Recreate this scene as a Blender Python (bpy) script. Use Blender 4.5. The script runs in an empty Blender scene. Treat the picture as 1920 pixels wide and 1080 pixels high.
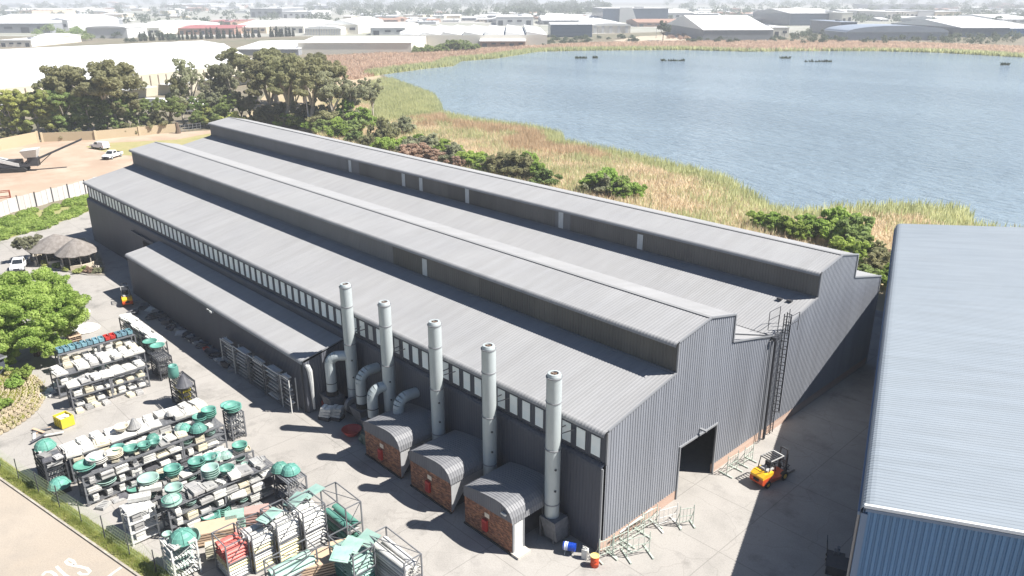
import bpy, math, random
import numpy as np
from mathutils import Vector, Matrix
R=math.radians
random.seed(7); rng=np.random.default_rng(7)
S=bpy.context.scene
COL=S.collection
# ---------------- camera ----------------
CAM=np.array([29.59,-37.57,38.0]); YAW,PIT,ROLL,F=R(136.135),R(20.242),R(-0.114),1472.0
fw=np.array([math.cos(YAW)*math.cos(PIT),math.sin(YAW)*math.cos(PIT),-math.sin(PIT)])
rt=np.array([math.sin(YAW),-math.cos(YAW),0.]); up=np.cross(rt,fw)
rt,up=rt*math.cos(ROLL)+up*math.sin(ROLL),-rt*math.sin(ROLL)+up*math.cos(ROLL)
cd=bpy.data.cameras.new('camera'); cam=bpy.data.objects.new('camera',cd); COL.objects.link(cam)
cd.sensor_width=36; cd.lens=36*F/1920; cd.clip_start=.5; cd.clip_end=30000
m=Matrix(((rt[0],up[0],-fw[0],CAM[0]),(rt[1],up[1],-fw[1],CAM[1]),(rt[2],up[2],-fw[2],CAM[2]),(0,0,0,1)))
cam.matrix_world=m; S.camera=cam
# ---------------- sky, sun, exposure ----------------
SUNV=Vector((.62,.49,1)).normalized()
w=bpy.data.worlds.new('World'); S.world=w; w.use_nodes=True
nt=w.node_tree; bg=nt.nodes['Background']; sky=nt.nodes.new('ShaderNodeTexSky'); sky.sky_type='NISHITA'
sky.sun_disc=False; sky.sun_elevation=math.asin(SUNV.z); sky.sun_rotation=math.atan2(SUNV.x,SUNV.y)
sky.air_density=1.0; sky.dust_density=1.5; sky.altitude=1500; sky.ozone_density=3.0
nt.links.new(sky.outputs[0],bg.inputs[0]); bg.inputs[1].default_value=.05
sl=bpy.data.lights.new('sun','SUN'); sl.energy=5.0; sl.angle=R(.5); sl.color=(1,.965,.91)
so=bpy.data.objects.new('sun',sl); COL.objects.link(so); so.rotation_mode='QUATERNION'
so.rotation_quaternion=(-SUNV).to_track_quat('-Z','Y'); so.location=(60,60,120)
S.view_settings.view_transform='Standard'; S.view_settings.look='None'; S.view_settings.gamma=1
S.view_settings.use_curve_mapping=False; S.view_settings.exposure=1.12
S.render.engine='CYCLES'; S.cycles.volume_bounces=0
# survey helper: a pixel of the 1920x1080 survey picture -> the point it shows on the level z
def at(u,v,z=0.):
    d=fw+rt*((u-960)/F)-up*((v-540)/F); return CAM+d*((z-CAM[2])/d[2])
def depth(p): return float((np.asarray(p)-CAM)@fw)
# ---------------- materials ----------------
MATS={}
def mat(name,c,rough=.7,c2=None,scale=.6,metal=0.,bump=0.,bscale=20.,spec=.4,rand=0.,detail=5,trans=0.,stretch=None,emit=0,alpha=1.,streak=None):
    if name in MATS: return MATS[name]
    M=bpy.data.materials.new(name); M.use_nodes=True; t=M.node_tree; p=t.nodes['Principled BSDF']; L=t.links.new
    p.inputs['Roughness'].default_value=rough; p.inputs['Metallic'].default_value=metal; p.inputs['Specular IOR Level'].default_value=spec
    p.inputs['Base Color'].default_value=(*c,1); MATS[name]=M
    if alpha<1: p.inputs['Alpha'].default_value=alpha
    if c2 is not None or bump or rand:
        tc=t.nodes.new('ShaderNodeTexCoord'); vec=tc.outputs['Object']
        if stretch:
            mp=t.nodes.new('ShaderNodeMapping'); mp.inputs['Scale'].default_value=stretch; L(vec,mp.inputs[0]); vec=mp.outputs[0]
    out=None
    if c2 is not None:
        n=t.nodes.new('ShaderNodeTexNoise'); n.inputs['Scale'].default_value=scale; n.inputs['Detail'].default_value=detail; n.inputs['Roughness'].default_value=.65
        L(vec,n.inputs['Vector']); r=t.nodes.new('ShaderNodeValToRGB'); r.color_ramp.elements[0].position=.33; r.color_ramp.elements[1].position=.67
        r.color_ramp.elements[0].color=(*c,1); r.color_ramp.elements[1].color=(*c2,1); L(n.outputs['Fac'],r.inputs[0]); out=r.outputs[0]; L(out,p.inputs['Base Color'])
    if streak:
        n=t.nodes.new('ShaderNodeTexNoise'); n.inputs['Scale'].default_value=1.; n.inputs['Detail'].default_value=7; n.inputs['Roughness'].default_value=.7
        mp2=t.nodes.new('ShaderNodeMapping'); mp2.inputs['Scale'].default_value=streak; L(tc.outputs['Object'],mp2.inputs[0]); L(mp2.outputs[0],n.inputs['Vector'])
        r2=t.nodes.new('ShaderNodeValToRGB'); r2.color_ramp.elements[0].position=.36; r2.color_ramp.elements[1].position=.6; r2.color_ramp.elements[0].color=(.90,.895,.885,1); r2.color_ramp.elements[1].color=(1,1,1,1); L(n.outputs['Fac'],r2.inputs[0])
        mu=t.nodes.new('ShaderNodeMix'); mu.data_type='RGBA'; mu.blend_type='MULTIPLY'; mu.inputs[0].default_value=1; L(out,mu.inputs[6]); L(r2.outputs[0],mu.inputs[7]); out=mu.outputs[2]; L(out,p.inputs['Base Color'])
    if rand:
        oi=t.nodes.new('ShaderNodeObjectInfo'); h=t.nodes.new('ShaderNodeHueSaturation')
        mr=t.nodes.new('ShaderNodeMapRange'); mr.inputs['To Min'].default_value=1-rand; mr.inputs['To Max'].default_value=1+rand; L(oi.outputs['Random'],mr.inputs[0]); L(mr.outputs[0],h.inputs['Value'])
        mh=t.nodes.new('ShaderNodeMapRange'); mh.inputs['To Min'].default_value=.5-rand*.06; mh.inputs['To Max'].default_value=.5+rand*.06
        m2=t.nodes.new('ShaderNodeMath'); m2.operation='FRACT'; m3=t.nodes.new('ShaderNodeMath'); m3.operation='MULTIPLY'; m3.inputs[1].default_value=7.31
        L(oi.outputs['Random'],m3.inputs[0]); L(m3.outputs[0],m2.inputs[0]); L(m2.outputs[0],mh.inputs[0]); L(mh.outputs[0],h.inputs['Hue'])
        if out: L(out,h.inputs['Color'])
        else: h.inputs['Color'].default_value=(*c,1)
        out=h.outputs[0]; L(out,p.inputs['Base Color'])
    if bump:
        n=t.nodes.new('ShaderNodeTexNoise'); n.inputs['Scale'].default_value=bscale; n.inputs['Detail'].default_value=4; L(vec,n.inputs['Vector'])
        b=t.nodes.new('ShaderNodeBump'); b.inputs['Strength'].default_value=bump; b.inputs['Distance'].default_value=.05; L(n.outputs['Fac'],b.inputs['Height']); L(b.outputs[0],p.inputs['Normal'])
    if trans:
        tr=t.nodes.new('ShaderNodeBsdfTranslucent'); mx=t.nodes.new('ShaderNodeMixShader'); mx.inputs[0].default_value=trans
        if out:
            hv=t.nodes.new('ShaderNodeHueSaturation'); hv.inputs['Value'].default_value=1.5; L(out,hv.inputs['Color']); L(hv.outputs[0],tr.inputs[0])
        else: tr.inputs[0].default_value=(*c,1)
        L(p.outputs[0],mx.inputs[1]); L(tr.outputs[0],mx.inputs[2]); L(mx.outputs[0],t.nodes['Material Output'].inputs[0])
    return M
def foliage(name,a,b,scale=.5,rand=.18): return mat(name,a,.65,b,scale,spec=.2,rand=rand,trans=.5,detail=3)
# ---------------- mesh helpers ----------------
class MB:
    def __init__(s): s.v=[]; s.f=[]
    def add(s,vs,fs):
        n=len(s.v); s.v+= [tuple(map(float,p)) for p in vs]; s.f+=[tuple(i+n for i in f) for f in fs]; return s
    def box(s,c,d,rz=0.):
        x,y,z=c; a,b,h=d[0]/2,d[1]/2,d[2]/2; cs,sn=math.cos(rz),math.sin(rz)
        vs=[(x+i*a*cs-j*b*sn,y+i*a*sn+j*b*cs,z+k*h) for k in(-1,1) for i,j in((-1,-1),(1,-1),(1,1),(-1,1))]
        return s.add(vs,[(3,2,1,0),(4,5,6,7),(0,1,5,4),(1,2,6,5),(2,3,7,6),(3,0,4,7)])
    def tube(s,p,q,r,r2=None,n=6,caps=True):
        r2=r if r2 is None else r2; p=Vector(p);q=Vector(q); d=(q-p).normalized(); a=d.orthogonal().normalized(); b=d.cross(a)
        vs=[p+(a*math.cos(t)+b*math.sin(t))*r for t in [2*math.pi*i/n for i in range(n)]]+[q+(a*math.cos(t)+b*math.sin(t))*r2 for t in [2*math.pi*i/n for i in range(n)]]
        fs=[(i,(i+1)%n,n+(i+1)%n,n+i) for i in range(n)]
        if caps: fs+=[tuple(range(n-1,-1,-1)),tuple(range(n,2*n))]
        return s.add(vs,fs)
    def sweep(s,pts,rad,n=10,caps=True):
        pts=[Vector(p) for p in pts]; k=len(pts); rad=[rad]*k if not hasattr(rad,'__len__') else rad; vs=[]; a=None
        for i,p in enumerate(pts):
            d=((pts[min(i+1,k-1)]-pts[max(i-1,0)])).normalized()
            a=d.orthogonal().normalized() if a is None else (a-d*a.dot(d)).normalized(); b=d.cross(a)
            vs+=[p+(a*math.cos(t)+b*math.sin(t))*rad[i] for t in [2*math.pi*j/n for j in range(n)]]
        fs=[(i*n+j,i*n+(j+1)%n,(i+1)*n+(j+1)%n,(i+1)*n+j) for i in range(k-1) for j in range(n)]
        if caps: fs+=[tuple(range(n-1,-1,-1)),tuple(range((k-1)*n,k*n))]
        return s.add(vs,fs)
    def lathe(s,prof,n=16,c=(0,0,0)):
        vs=[(c[0]+r*math.cos(2*math.pi*j/n),c[1]+r*math.sin(2*math.pi*j/n),c[2]+z) for r,z in prof for j in range(n)]
        fs=[(i*n+j,i*n+(j+1)%n,(i+1)*n+(j+1)%n,(i+1)*n+j) for i in range(len(prof)-1) for j in range(n)]
        return s.add(vs,fs)
    def poly(s,pts): return s.add(pts,[tuple(range(len(pts)))])
    def prism(s,prof,x0,x1,axis='x'):   # profile (a,z) extruded along an axis
        n=len(prof)
        if axis=='x': vs=[(x0,a,z) for a,z in prof]+[(x1,a,z) for a,z in prof]
        else: vs=[(a,x0,z) for a,z in prof]+[(a,x1,z) for a,z in prof]
        return s.add(vs,[(i,(i+1)%n,n+(i+1)%n,n+i) for i in range(n)]+[tuple(range(n-1,-1,-1)),tuple(range(n,2*n))])
    def mesh(s,name,m,smooth=False):
        me=bpy.data.meshes.new(name); me.from_pydata(s.v,[],s.f); me.materials.append(m)
        if smooth: me.polygons.foreach_set('use_smooth',[True]*len(me.polygons))
        me.update(); return me
def obj(name,me,parent=None,loc=(0,0,0),rz=0.,scale=None,label=None,cat=None,group=None,kind=None):
    o=bpy.data.objects.new(name,me); COL.objects.link(o); o.location=[float(a) for a in loc]
    if rz: o.rotation_euler=(0,0,rz)
    if scale is not None: o.scale=scale if hasattr(scale,'__len__') else (scale,)*3
    if parent: o.parent=parent
    for k,v in (('label',label),('category',cat),('group',group),('kind',kind)):
        if v: o[k]=v
    return o
def build(mb,name,m,parent=None,smooth=False,**k): return obj(name,mb.mesh(name,m,smooth),parent,**k)
def thing(name,label,cat,loc=(0,0,0),rz=0.,group=None): return obj(name,None,loc=loc,rz=rz,label=label,cat=cat,group=group)
UNIT={}
def bx(name,m,parent,c,d,rz=0.,**k):   # one box piece; alike pieces share one unit mesh
    if m.name not in UNIT: UNIT[m.name]=MB().box((0,0,0),(1,1,1)).mesh('piece',m)
    return obj(name,UNIT[m.name],parent,c,rz,d,**k)
KIDS={}
def copy_tree(root,loc,rz=0.,label=None,group=None,scale=None,parent=None):
    if root not in KIDS: KIDS[root]=list(root.children)
    c=root.copy(); COL.objects.link(c); c.parent=parent
    if parent is None:
        c.location=[float(a) for a in loc]; c.rotation_euler=(0,0,rz)
        if scale is not None: c.scale=(scale,)*3 if not hasattr(scale,'__len__') else scale
        if label: c['label']=label
        if group: c['group']=group
    for ch in KIDS[root]: copy_tree(ch,None,parent=c)
    return c
def sheet(name,pts,z,m,kind='structure',**k):
    return build(MB().poly([(p[0],p[1],z) for p in pts]),name,m,kind=kind,**k)
def corr(path,d,L,pitch=.3,dep=.014,side=1):   # ribbed sheet: cross-section path extruded along unit vector d
    P=[Vector(p) for p in path]; d=Vector(d).normalized(); N=[]
    for i in range(len(P)):
        t=(P[min(i+1,len(P)-1)]-P[max(i-1,0)]).normalized(); N.append(t.cross(d)*side)
    st=[]; s=0.
    while s<L-1e-6:
        for a,o in ((0,0),(.30,0),(.42,1),(.88,1)):
            if s+a*pitch<=L: st.append((s+a*pitch,o))
        s+=pitch
    st.append((L,0)); mb=MB(); n=len(P)
    vs=[P[j]+d*a+N[j]*(o*dep) for a,o in st for j in range(n)]
    mb.add(vs,[(i*n+j,i*n+j+1,(i+1)*n+j+1,(i+1)*n+j) for i in range(len(st)-1) for j in range(n-1)])
    return mb
def corrwall(o,d,segs,nrm,pitch=.3,dep=.045):   # vertical ribbed wall; segs = list of (s0,s1,zb0,zb1,zt0,zt1)
    o=Vector(o);d=Vector(d).normalized();nrm=Vector(nrm); mb=MB()
    for s0,s1,b0,b1,t0,t1 in segs:
        st=[s0]; k=math.floor(s0/pitch)
        while k*pitch<s1:
            for a in (0,.3,.42,.88):
                if s0<(k+a)*pitch<s1: st.append((k+a)*pitch)
            k+=1
        st.append(s1); vs=[]
        for s in st:
            fr=(s/pitch)%1; off=dep if .41<fr<.885 else 0; q=(s-s0)/(s1-s0)
            for z in (b0+(b1-b0)*q,t0+(t1-t0)*q): vs.append(o+d*s+nrm*off+Vector((0,0,z)))
        mb.add(vs,[(2*i,2*i+2,2*i+3,2*i+1) for i in range(len(st)-1)])
    return mb
ORD=['first','second','third','fourth','fifth','sixth','seventh','eighth','ninth','tenth','eleventh','twelfth','thirteenth','fourteenth','fifteenth','sixteenth']
# ---------------- palette ----------------
GREYROOF=mat('weathered grey roof sheet',(.27,.27,.275),.7,(.295,.294,.296),.16,bump=0,spec=.25,streak=(1.1,.12,.12))
GREYWALL=mat('grey wall cladding',(.11,.115,.135),.5,(.135,.14,.16),.5,stretch=(1,1,.15))
SHADEWALL=mat('dark grey wall cladding',(.055,.062,.082),.55,(.070,.077,.097),.5,stretch=(1,1,.15))  # shade put into the grey of the unlit walls; kiosk reuses it
MONWALL=mat('dusty monitor wall cladding',(.105,.10,.092),.6,(.15,.145,.132),.25,stretch=(1,1,.1))
TRIM=mat('grey metal flashing',(.22,.225,.235),.45)
GLAZE=mat('milky translucent window sheet',(.86,.88,.86),.35,(.74,.82,.82),.9,spec=.6)
GLAZE2=mat('dirty translucent strip',(.42,.45,.45),.5,(.55,.57,.56),2.)
BRICKC=None
STEEL=mat('pale galvanised steel',(.47,.51,.51),.45,(.38,.42,.42),1.2,metal=.15,stretch=(1,1,.3))
DARKSTEEL=mat('dark painted steel',(.035,.038,.045),.5,(.06,.06,.065),2.)
GREYSTEEL=mat('grey painted steel',(.10,.105,.115),.55,(.17,.172,.18),3.,rand=.15)
WHITESTEEL=mat('white painted steel',(.62,.62,.60),.45,(.48,.48,.46),3.)
WHITEMOULD=mat('chalk white mould shell',(.68,.67,.63),.55,(.46,.45,.42),1.2,rand=.2,bump=.2)
CREAMMOULD=mat('cream mould shell',(.60,.55,.42),.6,(.48,.44,.34),1.6,rand=.15)
TEAL=mat('sea green fibreglass',(.07,.215,.175),.5,(.12,.29,.235),1.4,rand=.18)
PALETEAL=mat('faded green fibreglass',(.20,.34,.29),.5,(.31,.42,.37),1.4,rand=.15)
GREYMOULD=mat('grey resin mould',(.26,.26,.26),.6,(.40,.39,.37),1.8,rand=.25,bump=.2)
DARKMOULD=mat('dark grey mould',(.07,.07,.08),.5,(.12,.12,.13),2.,rand=.2)
BLUEPL=mat('blue green plastic',(.13,.25,.31),.45,(.20,.34,.38),2.,rand=.25)
REDPL=mat('red painted plastic',(.50,.05,.04),.4,(.42,.035,.03),2.)
REDTR=mat('faded red trough',(.52,.14,.12),.5,(.46,.11,.09),2.)
YELLOWPL=mat('yellow plastic',(.62,.50,.03),.45,(.50,.42,.05),2.)
YELTR=mat('cream yellow trough',(.66,.60,.36),.5,(.58,.52,.32),2.)
RUBBER=mat('black rubber',(.02,.02,.02),.85)
GLASS=mat('dark tinted glass',(.02,.025,.03),.08,spec=.8)
WOOD=mat('bleached board',(.52,.38,.26),.8,(.44,.32,.23),2.)
def brickmat():
    M=bpy.data.materials.new('red brown face brick'); M.use_nodes=True; t=M.node_tree; p=t.nodes['Principled BSDF']; L=t.links.new
    g=t.nodes.new('ShaderNodeNewGeometry'); sx=t.nodes.new('ShaderNodeSeparateXYZ'); L(g.outputs['Position'],sx.inputs[0])
    ad=t.nodes.new('ShaderNodeMath'); L(sx.outputs[0],ad.inputs[0]); L(sx.outputs[1],ad.inputs[1]); cx=t.nodes.new('ShaderNodeCombineXYZ'); L(ad.outputs[0],cx.inputs[0]); L(sx.outputs[2],cx.inputs[1])
    b=t.nodes.new('ShaderNodeTexBrick'); b.inputs['Color1'].default_value=(.14,.05,.03,1); b.inputs['Color2'].default_value=(.46,.20,.10,1); b.inputs['Mortar'].default_value=(.22,.18,.15,1)
    b.inputs['Scale'].default_value=1; b.inputs['Brick Width'].default_value=.26; b.inputs['Row Height'].default_value=.10; b.inputs['Mortar Size'].default_value=.009; b.inputs['Bias'].default_value=-.2
    L(cx.outputs[0],b.inputs['Vector']); n=t.nodes.new('ShaderNodeTexNoise'); n.inputs['Scale'].default_value=3.; n.inputs['Detail'].default_value=6; L(g.outputs['Position'],n.inputs['Vector'])
    mx=t.nodes.new('ShaderNodeMix'); mx.data_type='RGBA'; mx.blend_type='OVERLAY'; mx.inputs[0].default_value=.8; L(b.outputs['Color'],mx.inputs[6]); L(n.outputs['Fac'],mx.inputs[7])
    hs=t.nodes.new('ShaderNodeHueSaturation'); hs.inputs['Saturation'].default_value=1.05; L(mx.outputs[2],hs.inputs['Color']); L(hs.outputs[0],p.inputs['Base Color']); p.inputs['Roughness'].default_value=.85
    bu=t.nodes.new('ShaderNodeBump'); bu.inputs['Distance'].default_value=.01; L(b.outputs['Fac'],bu.inputs['Height']); bu.invert=True; L(bu.outputs[0],p.inputs['Normal'])
    return M
BRICK=brickmat()
def groundmat(name,c1,c2,c3,s1=.04,s2=.5,joint=None,stain=.0,rough=.9):
    M=bpy.data.materials.new(name); M.use_nodes=True; t=M.node_tree; p=t.nodes['Principled BSDF']; L=t.links.new; p.inputs['Roughness'].default_value=rough; p.inputs['Specular IOR Level'].default_value=.25
    g=t.nodes.new('ShaderNodeNewGeometry'); P=g.outputs['Position']
    def noise(s,d=6,r=.6):
        n=t.nodes.new('ShaderNodeTexNoise'); n.inputs['Scale'].default_value=s; n.inputs['Detail'].default_value=d; n.inputs['Roughness'].default_value=r; L(P,n.inputs['Vector']); return n.outputs['Fac']
    def ramp(f,a,b,lo=.35,hi=.65):
        r=t.nodes.new('ShaderNodeValToRGB'); r.color_ramp.elements[0].position=lo; r.color_ramp.elements[1].position=hi; r.color_ramp.elements[0].color=(*a,1); r.color_ramp.elements[1].color=(*b,1); L(f,r.inputs[0]); return r.outputs[0]
    def mix(f,a,b,mode='MIX'):
        x=t.nodes.new('ShaderNodeMix'); x.data_type='RGBA'; x.blend_type=mode
        if isinstance(f,float): x.inputs[0].default_value=f
        else: L(f,x.inputs[0])
        for s,i in ((a,6),(b,7)):
            if isinstance(s,tuple): x.inputs[i].default_value=(*s,1)
            else: L(s,x.inputs[i])
        return x.outputs[2]
    c=ramp(noise(s1),c1,c2); c=mix(ramp(noise(s2),(0,0,0),(1,1,1),.45,.75),c,c3)
    c=mix(.35,c,ramp(noise(9.,4),(.45,.45,.45),(1,1,1),.2,.6),'MULTIPLY')
    if stain: c=mix(ramp(noise(.22,5,.7),(0,0,0),(stain,)*3,.55,.72),c,(.10,.095,.09))
    if joint:
        sx=t.nodes.new('ShaderNodeSeparateXYZ'); L(P,sx.inputs[0]); hs=[]
        for k in (0,1):
            d=t.nodes.new('ShaderNodeMath'); d.operation='PINGPONG'; d.inputs[1].default_value=joint/2; L(sx.outputs[k],d.inputs[0])
            l=t.nodes.new('ShaderNodeMath'); l.operation='LESS_THAN'; l.inputs[1].default_value=.035; L(d.outputs[0],l.inputs[0]); hs.append(l.outputs[0])
        mm=t.nodes.new('ShaderNodeMath'); mm.operation='MAXIMUM'; L(hs[0],mm.inputs[0]); L(hs[1],mm.inputs[1]); m4=t.nodes.new('ShaderNodeMath'); m4.operation='MULTIPLY'; m4.inputs[1].default_value=.35; L(mm.outputs[0],m4.inputs[0])
        c=mix(m4.outputs[0],c,(.08,.075,.07))
        v=t.nodes.new('ShaderNodeTexVoronoi'); v.feature='DISTANCE_TO_EDGE'; v.inputs['Scale'].default_value=.16; nn=t.nodes.new('ShaderNodeTexNoise'); nn.inputs['Scale'].default_value=.7; L(P,nn.inputs['Vector'])
        av=t.nodes.new('ShaderNodeVectorMath'); av.operation='ADD'; L(P,av.inputs[0]); L(nn.outputs['Color'],av.inputs[1]); L(av.outputs[0],v.inputs['Vector'])
        lt=t.nodes.new('ShaderNodeMath'); lt.operation='LESS_THAN'; lt.inputs[1].default_value=.006; L(v.outputs[0],lt.inputs[0]); m5=t.nodes.new('ShaderNodeMath'); m5.operation='MULTIPLY'; m5.inputs[1].default_value=.14; L(lt.outputs[0],m5.inputs[0])
        c=mix(m5.outputs[0],c,(.10,.09,.08))
    L(c,p.inputs['Base Color'])
    b=t.nodes.new('ShaderNodeBump'); b.inputs['Strength'].default_value=.4; b.inputs['Distance'].default_value=.03; L(noise(6.,5),b.inputs['Height']); L(b.outputs[0],p.inputs['Normal'])
    return M
# ---------------- ground, roads, water ----------------
def V2(l,z=0): return [at(u,v,z)[:2] for u,v in l]
GND=groundmat('dry veld and dusty soil',(.20,.165,.12),(.13,.13,.08),(.24,.21,.16),.012,.08)
sheet('ground',[(-8400,-8400),(8400,-8400),(8400,8400),(-8400,8400)],0,GND)
YARD=groundmat('worn yard concrete',(.32,.30,.275),(.355,.335,.31),(.27,.255,.235),.05,.35,joint=6.,stain=.5)
sheet('yard_paving',[(-160,-80),(-60,-31.2),(-41.6,-28.9),(-21.,-24.6),(30,-15),(90,0),(90,75),(0,75),(-9,64),(-60,62),(-135,60),(-150,8),(-136,2.5),(-122,-12),(-118,-40)],.004,YARD)
ROAD=groundmat('sun bleached road asphalt',(.34,.29,.235),(.37,.32,.265),(.30,.265,.225),.08,.3,rough=.95)
K0=np.array([-41.08,-29.54]); KD=np.array([20.09,3.92]); KD/=np.linalg.norm(KD); KN=np.array([-KD[1],KD[0]])
def kp(s,n): return K0+KD*s+KN*n
sheet('road',[kp(-160,-14),kp(90,-14),kp(90,-.02),kp(-160,-.02)],.008,ROAD)
DIRT=groundmat('graded pinkish dirt',(.34,.245,.18),(.41,.315,.235),(.45,.37,.29),.03,.12)
sheet('dirt_lot',[(-139.5,-11),(-132,-60),(-240,-60),(-232,0),(-214,56),(-205,80),(-150,75),(-136,60),(-150.5,10)],.008,DIRT)
LOTGRASS=groundmat('dry yellow lawn',(.30,.27,.12),(.36,.31,.16),(.24,.25,.10),.06,.3)
sheet('lawn',V2([(200,268),(330,262),(395,250),(395,262),(250,292),(215,290),(160,275)]),.012,LOTGRASS)
BANK=groundmat('reed bed litter',(.40,.31,.21),(.34,.29,.17),(.46,.36,.26),.05,.4)
sheet('lake_bank',[(-340,215),(-330,150),(-200,66),(-135,61),(-5,62),(-5,76),(90,76),(300,110),(300,160),(60,128),(-11,121),(-60,116),(-190,140),(-300,195)],.012,BANK)
FARB=groundmat('pale far shore reeds',(.36,.25,.18),(.33,.27,.17),(.25,.28,.16),.01,.05)
farshore=[(718,140),(800,129),(850,124),(865,115),(930,110),(1010,97),(1100,95),(1280,94),(1400,97),(1500,96),(1640,96),(1760,99),(1920,108)]
fs=V2(farshore); fb=V2([(1920,88),(1700,80),(1500,78),(1280,79),(1100,82),(1000,88),(905,93),(800,97),(600,108),(620,140),(660,150)])
sheet('far_shore',list(fs)+list(fb),.016,FARB)
SANDP=groundmat('pale sand',(.50,.42,.32),(.42,.35,.27),(.38,.33,.24),.02,.1)
sheet('sandy_ground',V2([(1180,80),(1150,76),(1200,68),(1290,64),(1300,76)]),.02,SANDP)
def watermat():
    M=bpy.data.materials.new('wind rippled lake water'); M.use_nodes=True; t=M.node_tree; p=t.nodes['Principled BSDF']; L=t.links.new
    p.inputs['Roughness'].default_value=.14; p.inputs['IOR'].default_value=1.33
    g=t.nodes.new('ShaderNodeNewGeometry'); mp=t.nodes.new('ShaderNodeMapping'); mp.inputs['Rotation'].default_value=(0,0,R(-48)); mp.inputs['Scale'].default_value=(.35,1,1); L(g.outputs['Position'],mp.inputs[0])
    n=t.nodes.new('ShaderNodeTexNoise'); n.inputs['Scale'].default_value=.42; n.inputs['Detail'].default_value=5; n.inputs['Roughness'].default_value=.6; L(mp.outputs[0],n.inputs['Vector'])
    b=t.nodes.new('ShaderNodeBump'); b.inputs['Strength'].default_value=1.; b.inputs['Distance'].default_value=1.9; L(n.outputs['Fac'],b.inputs['Height']); L(b.outputs[0],p.inputs['Normal'])
    r=t.nodes.new('ShaderNodeValToRGB'); r.color_ramp.elements[0].position=.35; r.color_ramp.elements[1].position=.7; r.color_ramp.elements[0].color=(.18,.235,.285,1); r.color_ramp.elements[1].color=(.23,.295,.35,1)
    n2=t.nodes.new('ShaderNodeTexNoise'); n2.inputs['Scale'].default_value=.02; n2.inputs['Detail'].default_value=3; L(mp.outputs[0],n2.inputs['Vector']); L(n2.outputs['Fac'],r.inputs[0]); L(r.outputs[0],p.inputs['Base Color'])
    return M
near=V2([(735,150),(770,163),(815,180),(828,200),(832,214),(900,228),(1000,240),(1052,252),(1060,268),(1150,285),(1210,298),(1290,318),(1360,335),(1400,360),(1450,392),(1500,400),(1560,392),(1700,388),(1790,392),(1818,400),(1825,425)])
lake=list(fs)+[np.array([-60,600]),np.array([120,620]),np.array([900,700]),np.array([900,200]),np.array([300,140]),np.array([60,120])]+list(near)[::-1]
sheet('lake_water',lake,.024,watermat())
RIDGE=mat('grey ridge capping',(.235,.235,.235),.6)
# ---------------- the long grey factory shed ----------------
ZE,ZV=10.02,10.3; A1,ZB,ZC,A2,ZD,A3,ZF=7.83,11.75,14.24,12.05,15.0,15.65,11.86; WB=22.55
def bull(y,z,r,sl):    # rounded eave: from a vertical lip up and over on to the slope sl
    a1=math.pi/2+math.atan(sl); cx,cz=y+r,z
    return [(cx-r*math.cos(t),cz+r*math.sin(t)) for t in [a1*i/6*.92 for i in range(7)]]
shed=thing('factory_shed','huge dark grey twin-bay factory shed with stepped monitor roofs beside the lake','factory',(0,0,0))
def lift(pts,x): return [(x,y,z) for y,z in pts]
def bay(y0,L,first):
    if first:
        e=bull(y0-.55,ZE-.32,.38,.2); lo=e+[(y0+A1+.02,ZB)]
    else: lo=[(y0+.12,ZV-.12),(y0+A1+.02,ZB)]
    build(corr(lift(lo,-L),(1,0,0),L+.12,side=1),'lower_roof',GREYROOF,shed)
    mo=bull(y0+A1-.42,ZC-.28,.36,.2)+[(y0+A2,ZD)]
    build(corr(lift(mo,-L),(1,0,0),L+.12),'monitor_roof',GREYROOF,shed)
    build(corr(lift([(y0+A2,ZD),(y0+A3+.12,ZC-.02)],-L),(1,0,0),L+.12),'monitor_roof',GREYROOF,shed)
    build(corr(lift([(y0+A3,ZF),(y0+WB-.12,ZV-.12)] if first else [(y0+A3,ZF),(y0+WB+.25,ZV-.05)],-L),(1,0,0),L+.12),'rear_roof',GREYROOF,shed)
    bx('ridge_flashing',RIDGE,shed,(-L/2+.05,y0+A2,ZD+.03),(L+.2,.34,.03))
    bx('rear_monitor_wall',SHADEWALL,shed,(-L/2,y0+A3-.05,(ZF+ZC)/2),(L-.1,.08,ZC-ZF-.05))
def stepwall(name,m,x0,x1,y,z0,z1,**k):
    return build(corrwall((x0,y,0),(1,0,0),[(0,x1-x0,z0,z0,z1,z1)],(0,-1,0),**k),name,m,shed)
L1,L2=110.3,130.3
bay(0,L1,True); bay(WB,L2,False)
# monitor walls, panel by panel, with the few translucent strips
def monitor(y,L,cuts,strips):
    cuts=sorted(cuts)
    for i in range(len(cuts)-1):
        a,b,mm=cuts[i][0],cuts[i+1][0],cuts[i][1]
        stepwall('monitor_wall',mm,a+.01,b-.01,y,ZB+.02,ZC-.06,dep=.035)
    for s,h in strips: bx('translucent_strip',GLAZE2,shed,(s,y-.06,ZB+.12+h/2),(.75,.03,h))
    bx('base_flashing',TRIM,shed,(-L/2,y-.1,ZB+.04),(L,.22,.05))
MW2=mat('cleaner monitor wall cladding',(.15,.153,.155),.55,(.18,.182,.185),.3,stretch=(1,1,.2))
MW3=mat('dark monitor wall cladding',(.075,.075,.07),.55,(.115,.112,.10),.3,stretch=(1,1,.1))
monitor(A1,L1,[(-L1,MW2),(-35.6,MW3),(-30.4,MONWALL),(-22,MW3),(0,None)],[(-30.2,1.75)])
monitor(WB+A1,L2,[(-L2,MW2),(-79.4,MW2),(-76,MONWALL),(-54,MW3),(-44,MONWALL),(-33.5,MW2),(-31,MONWALL),(-12,MONWALL),(0,None)],[(-78.5,1.9),(-64.2,1.9),(-60.,1.9),(-49.8,2.0),(-32.5,2.0),(-20.6,1.7)])
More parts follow.
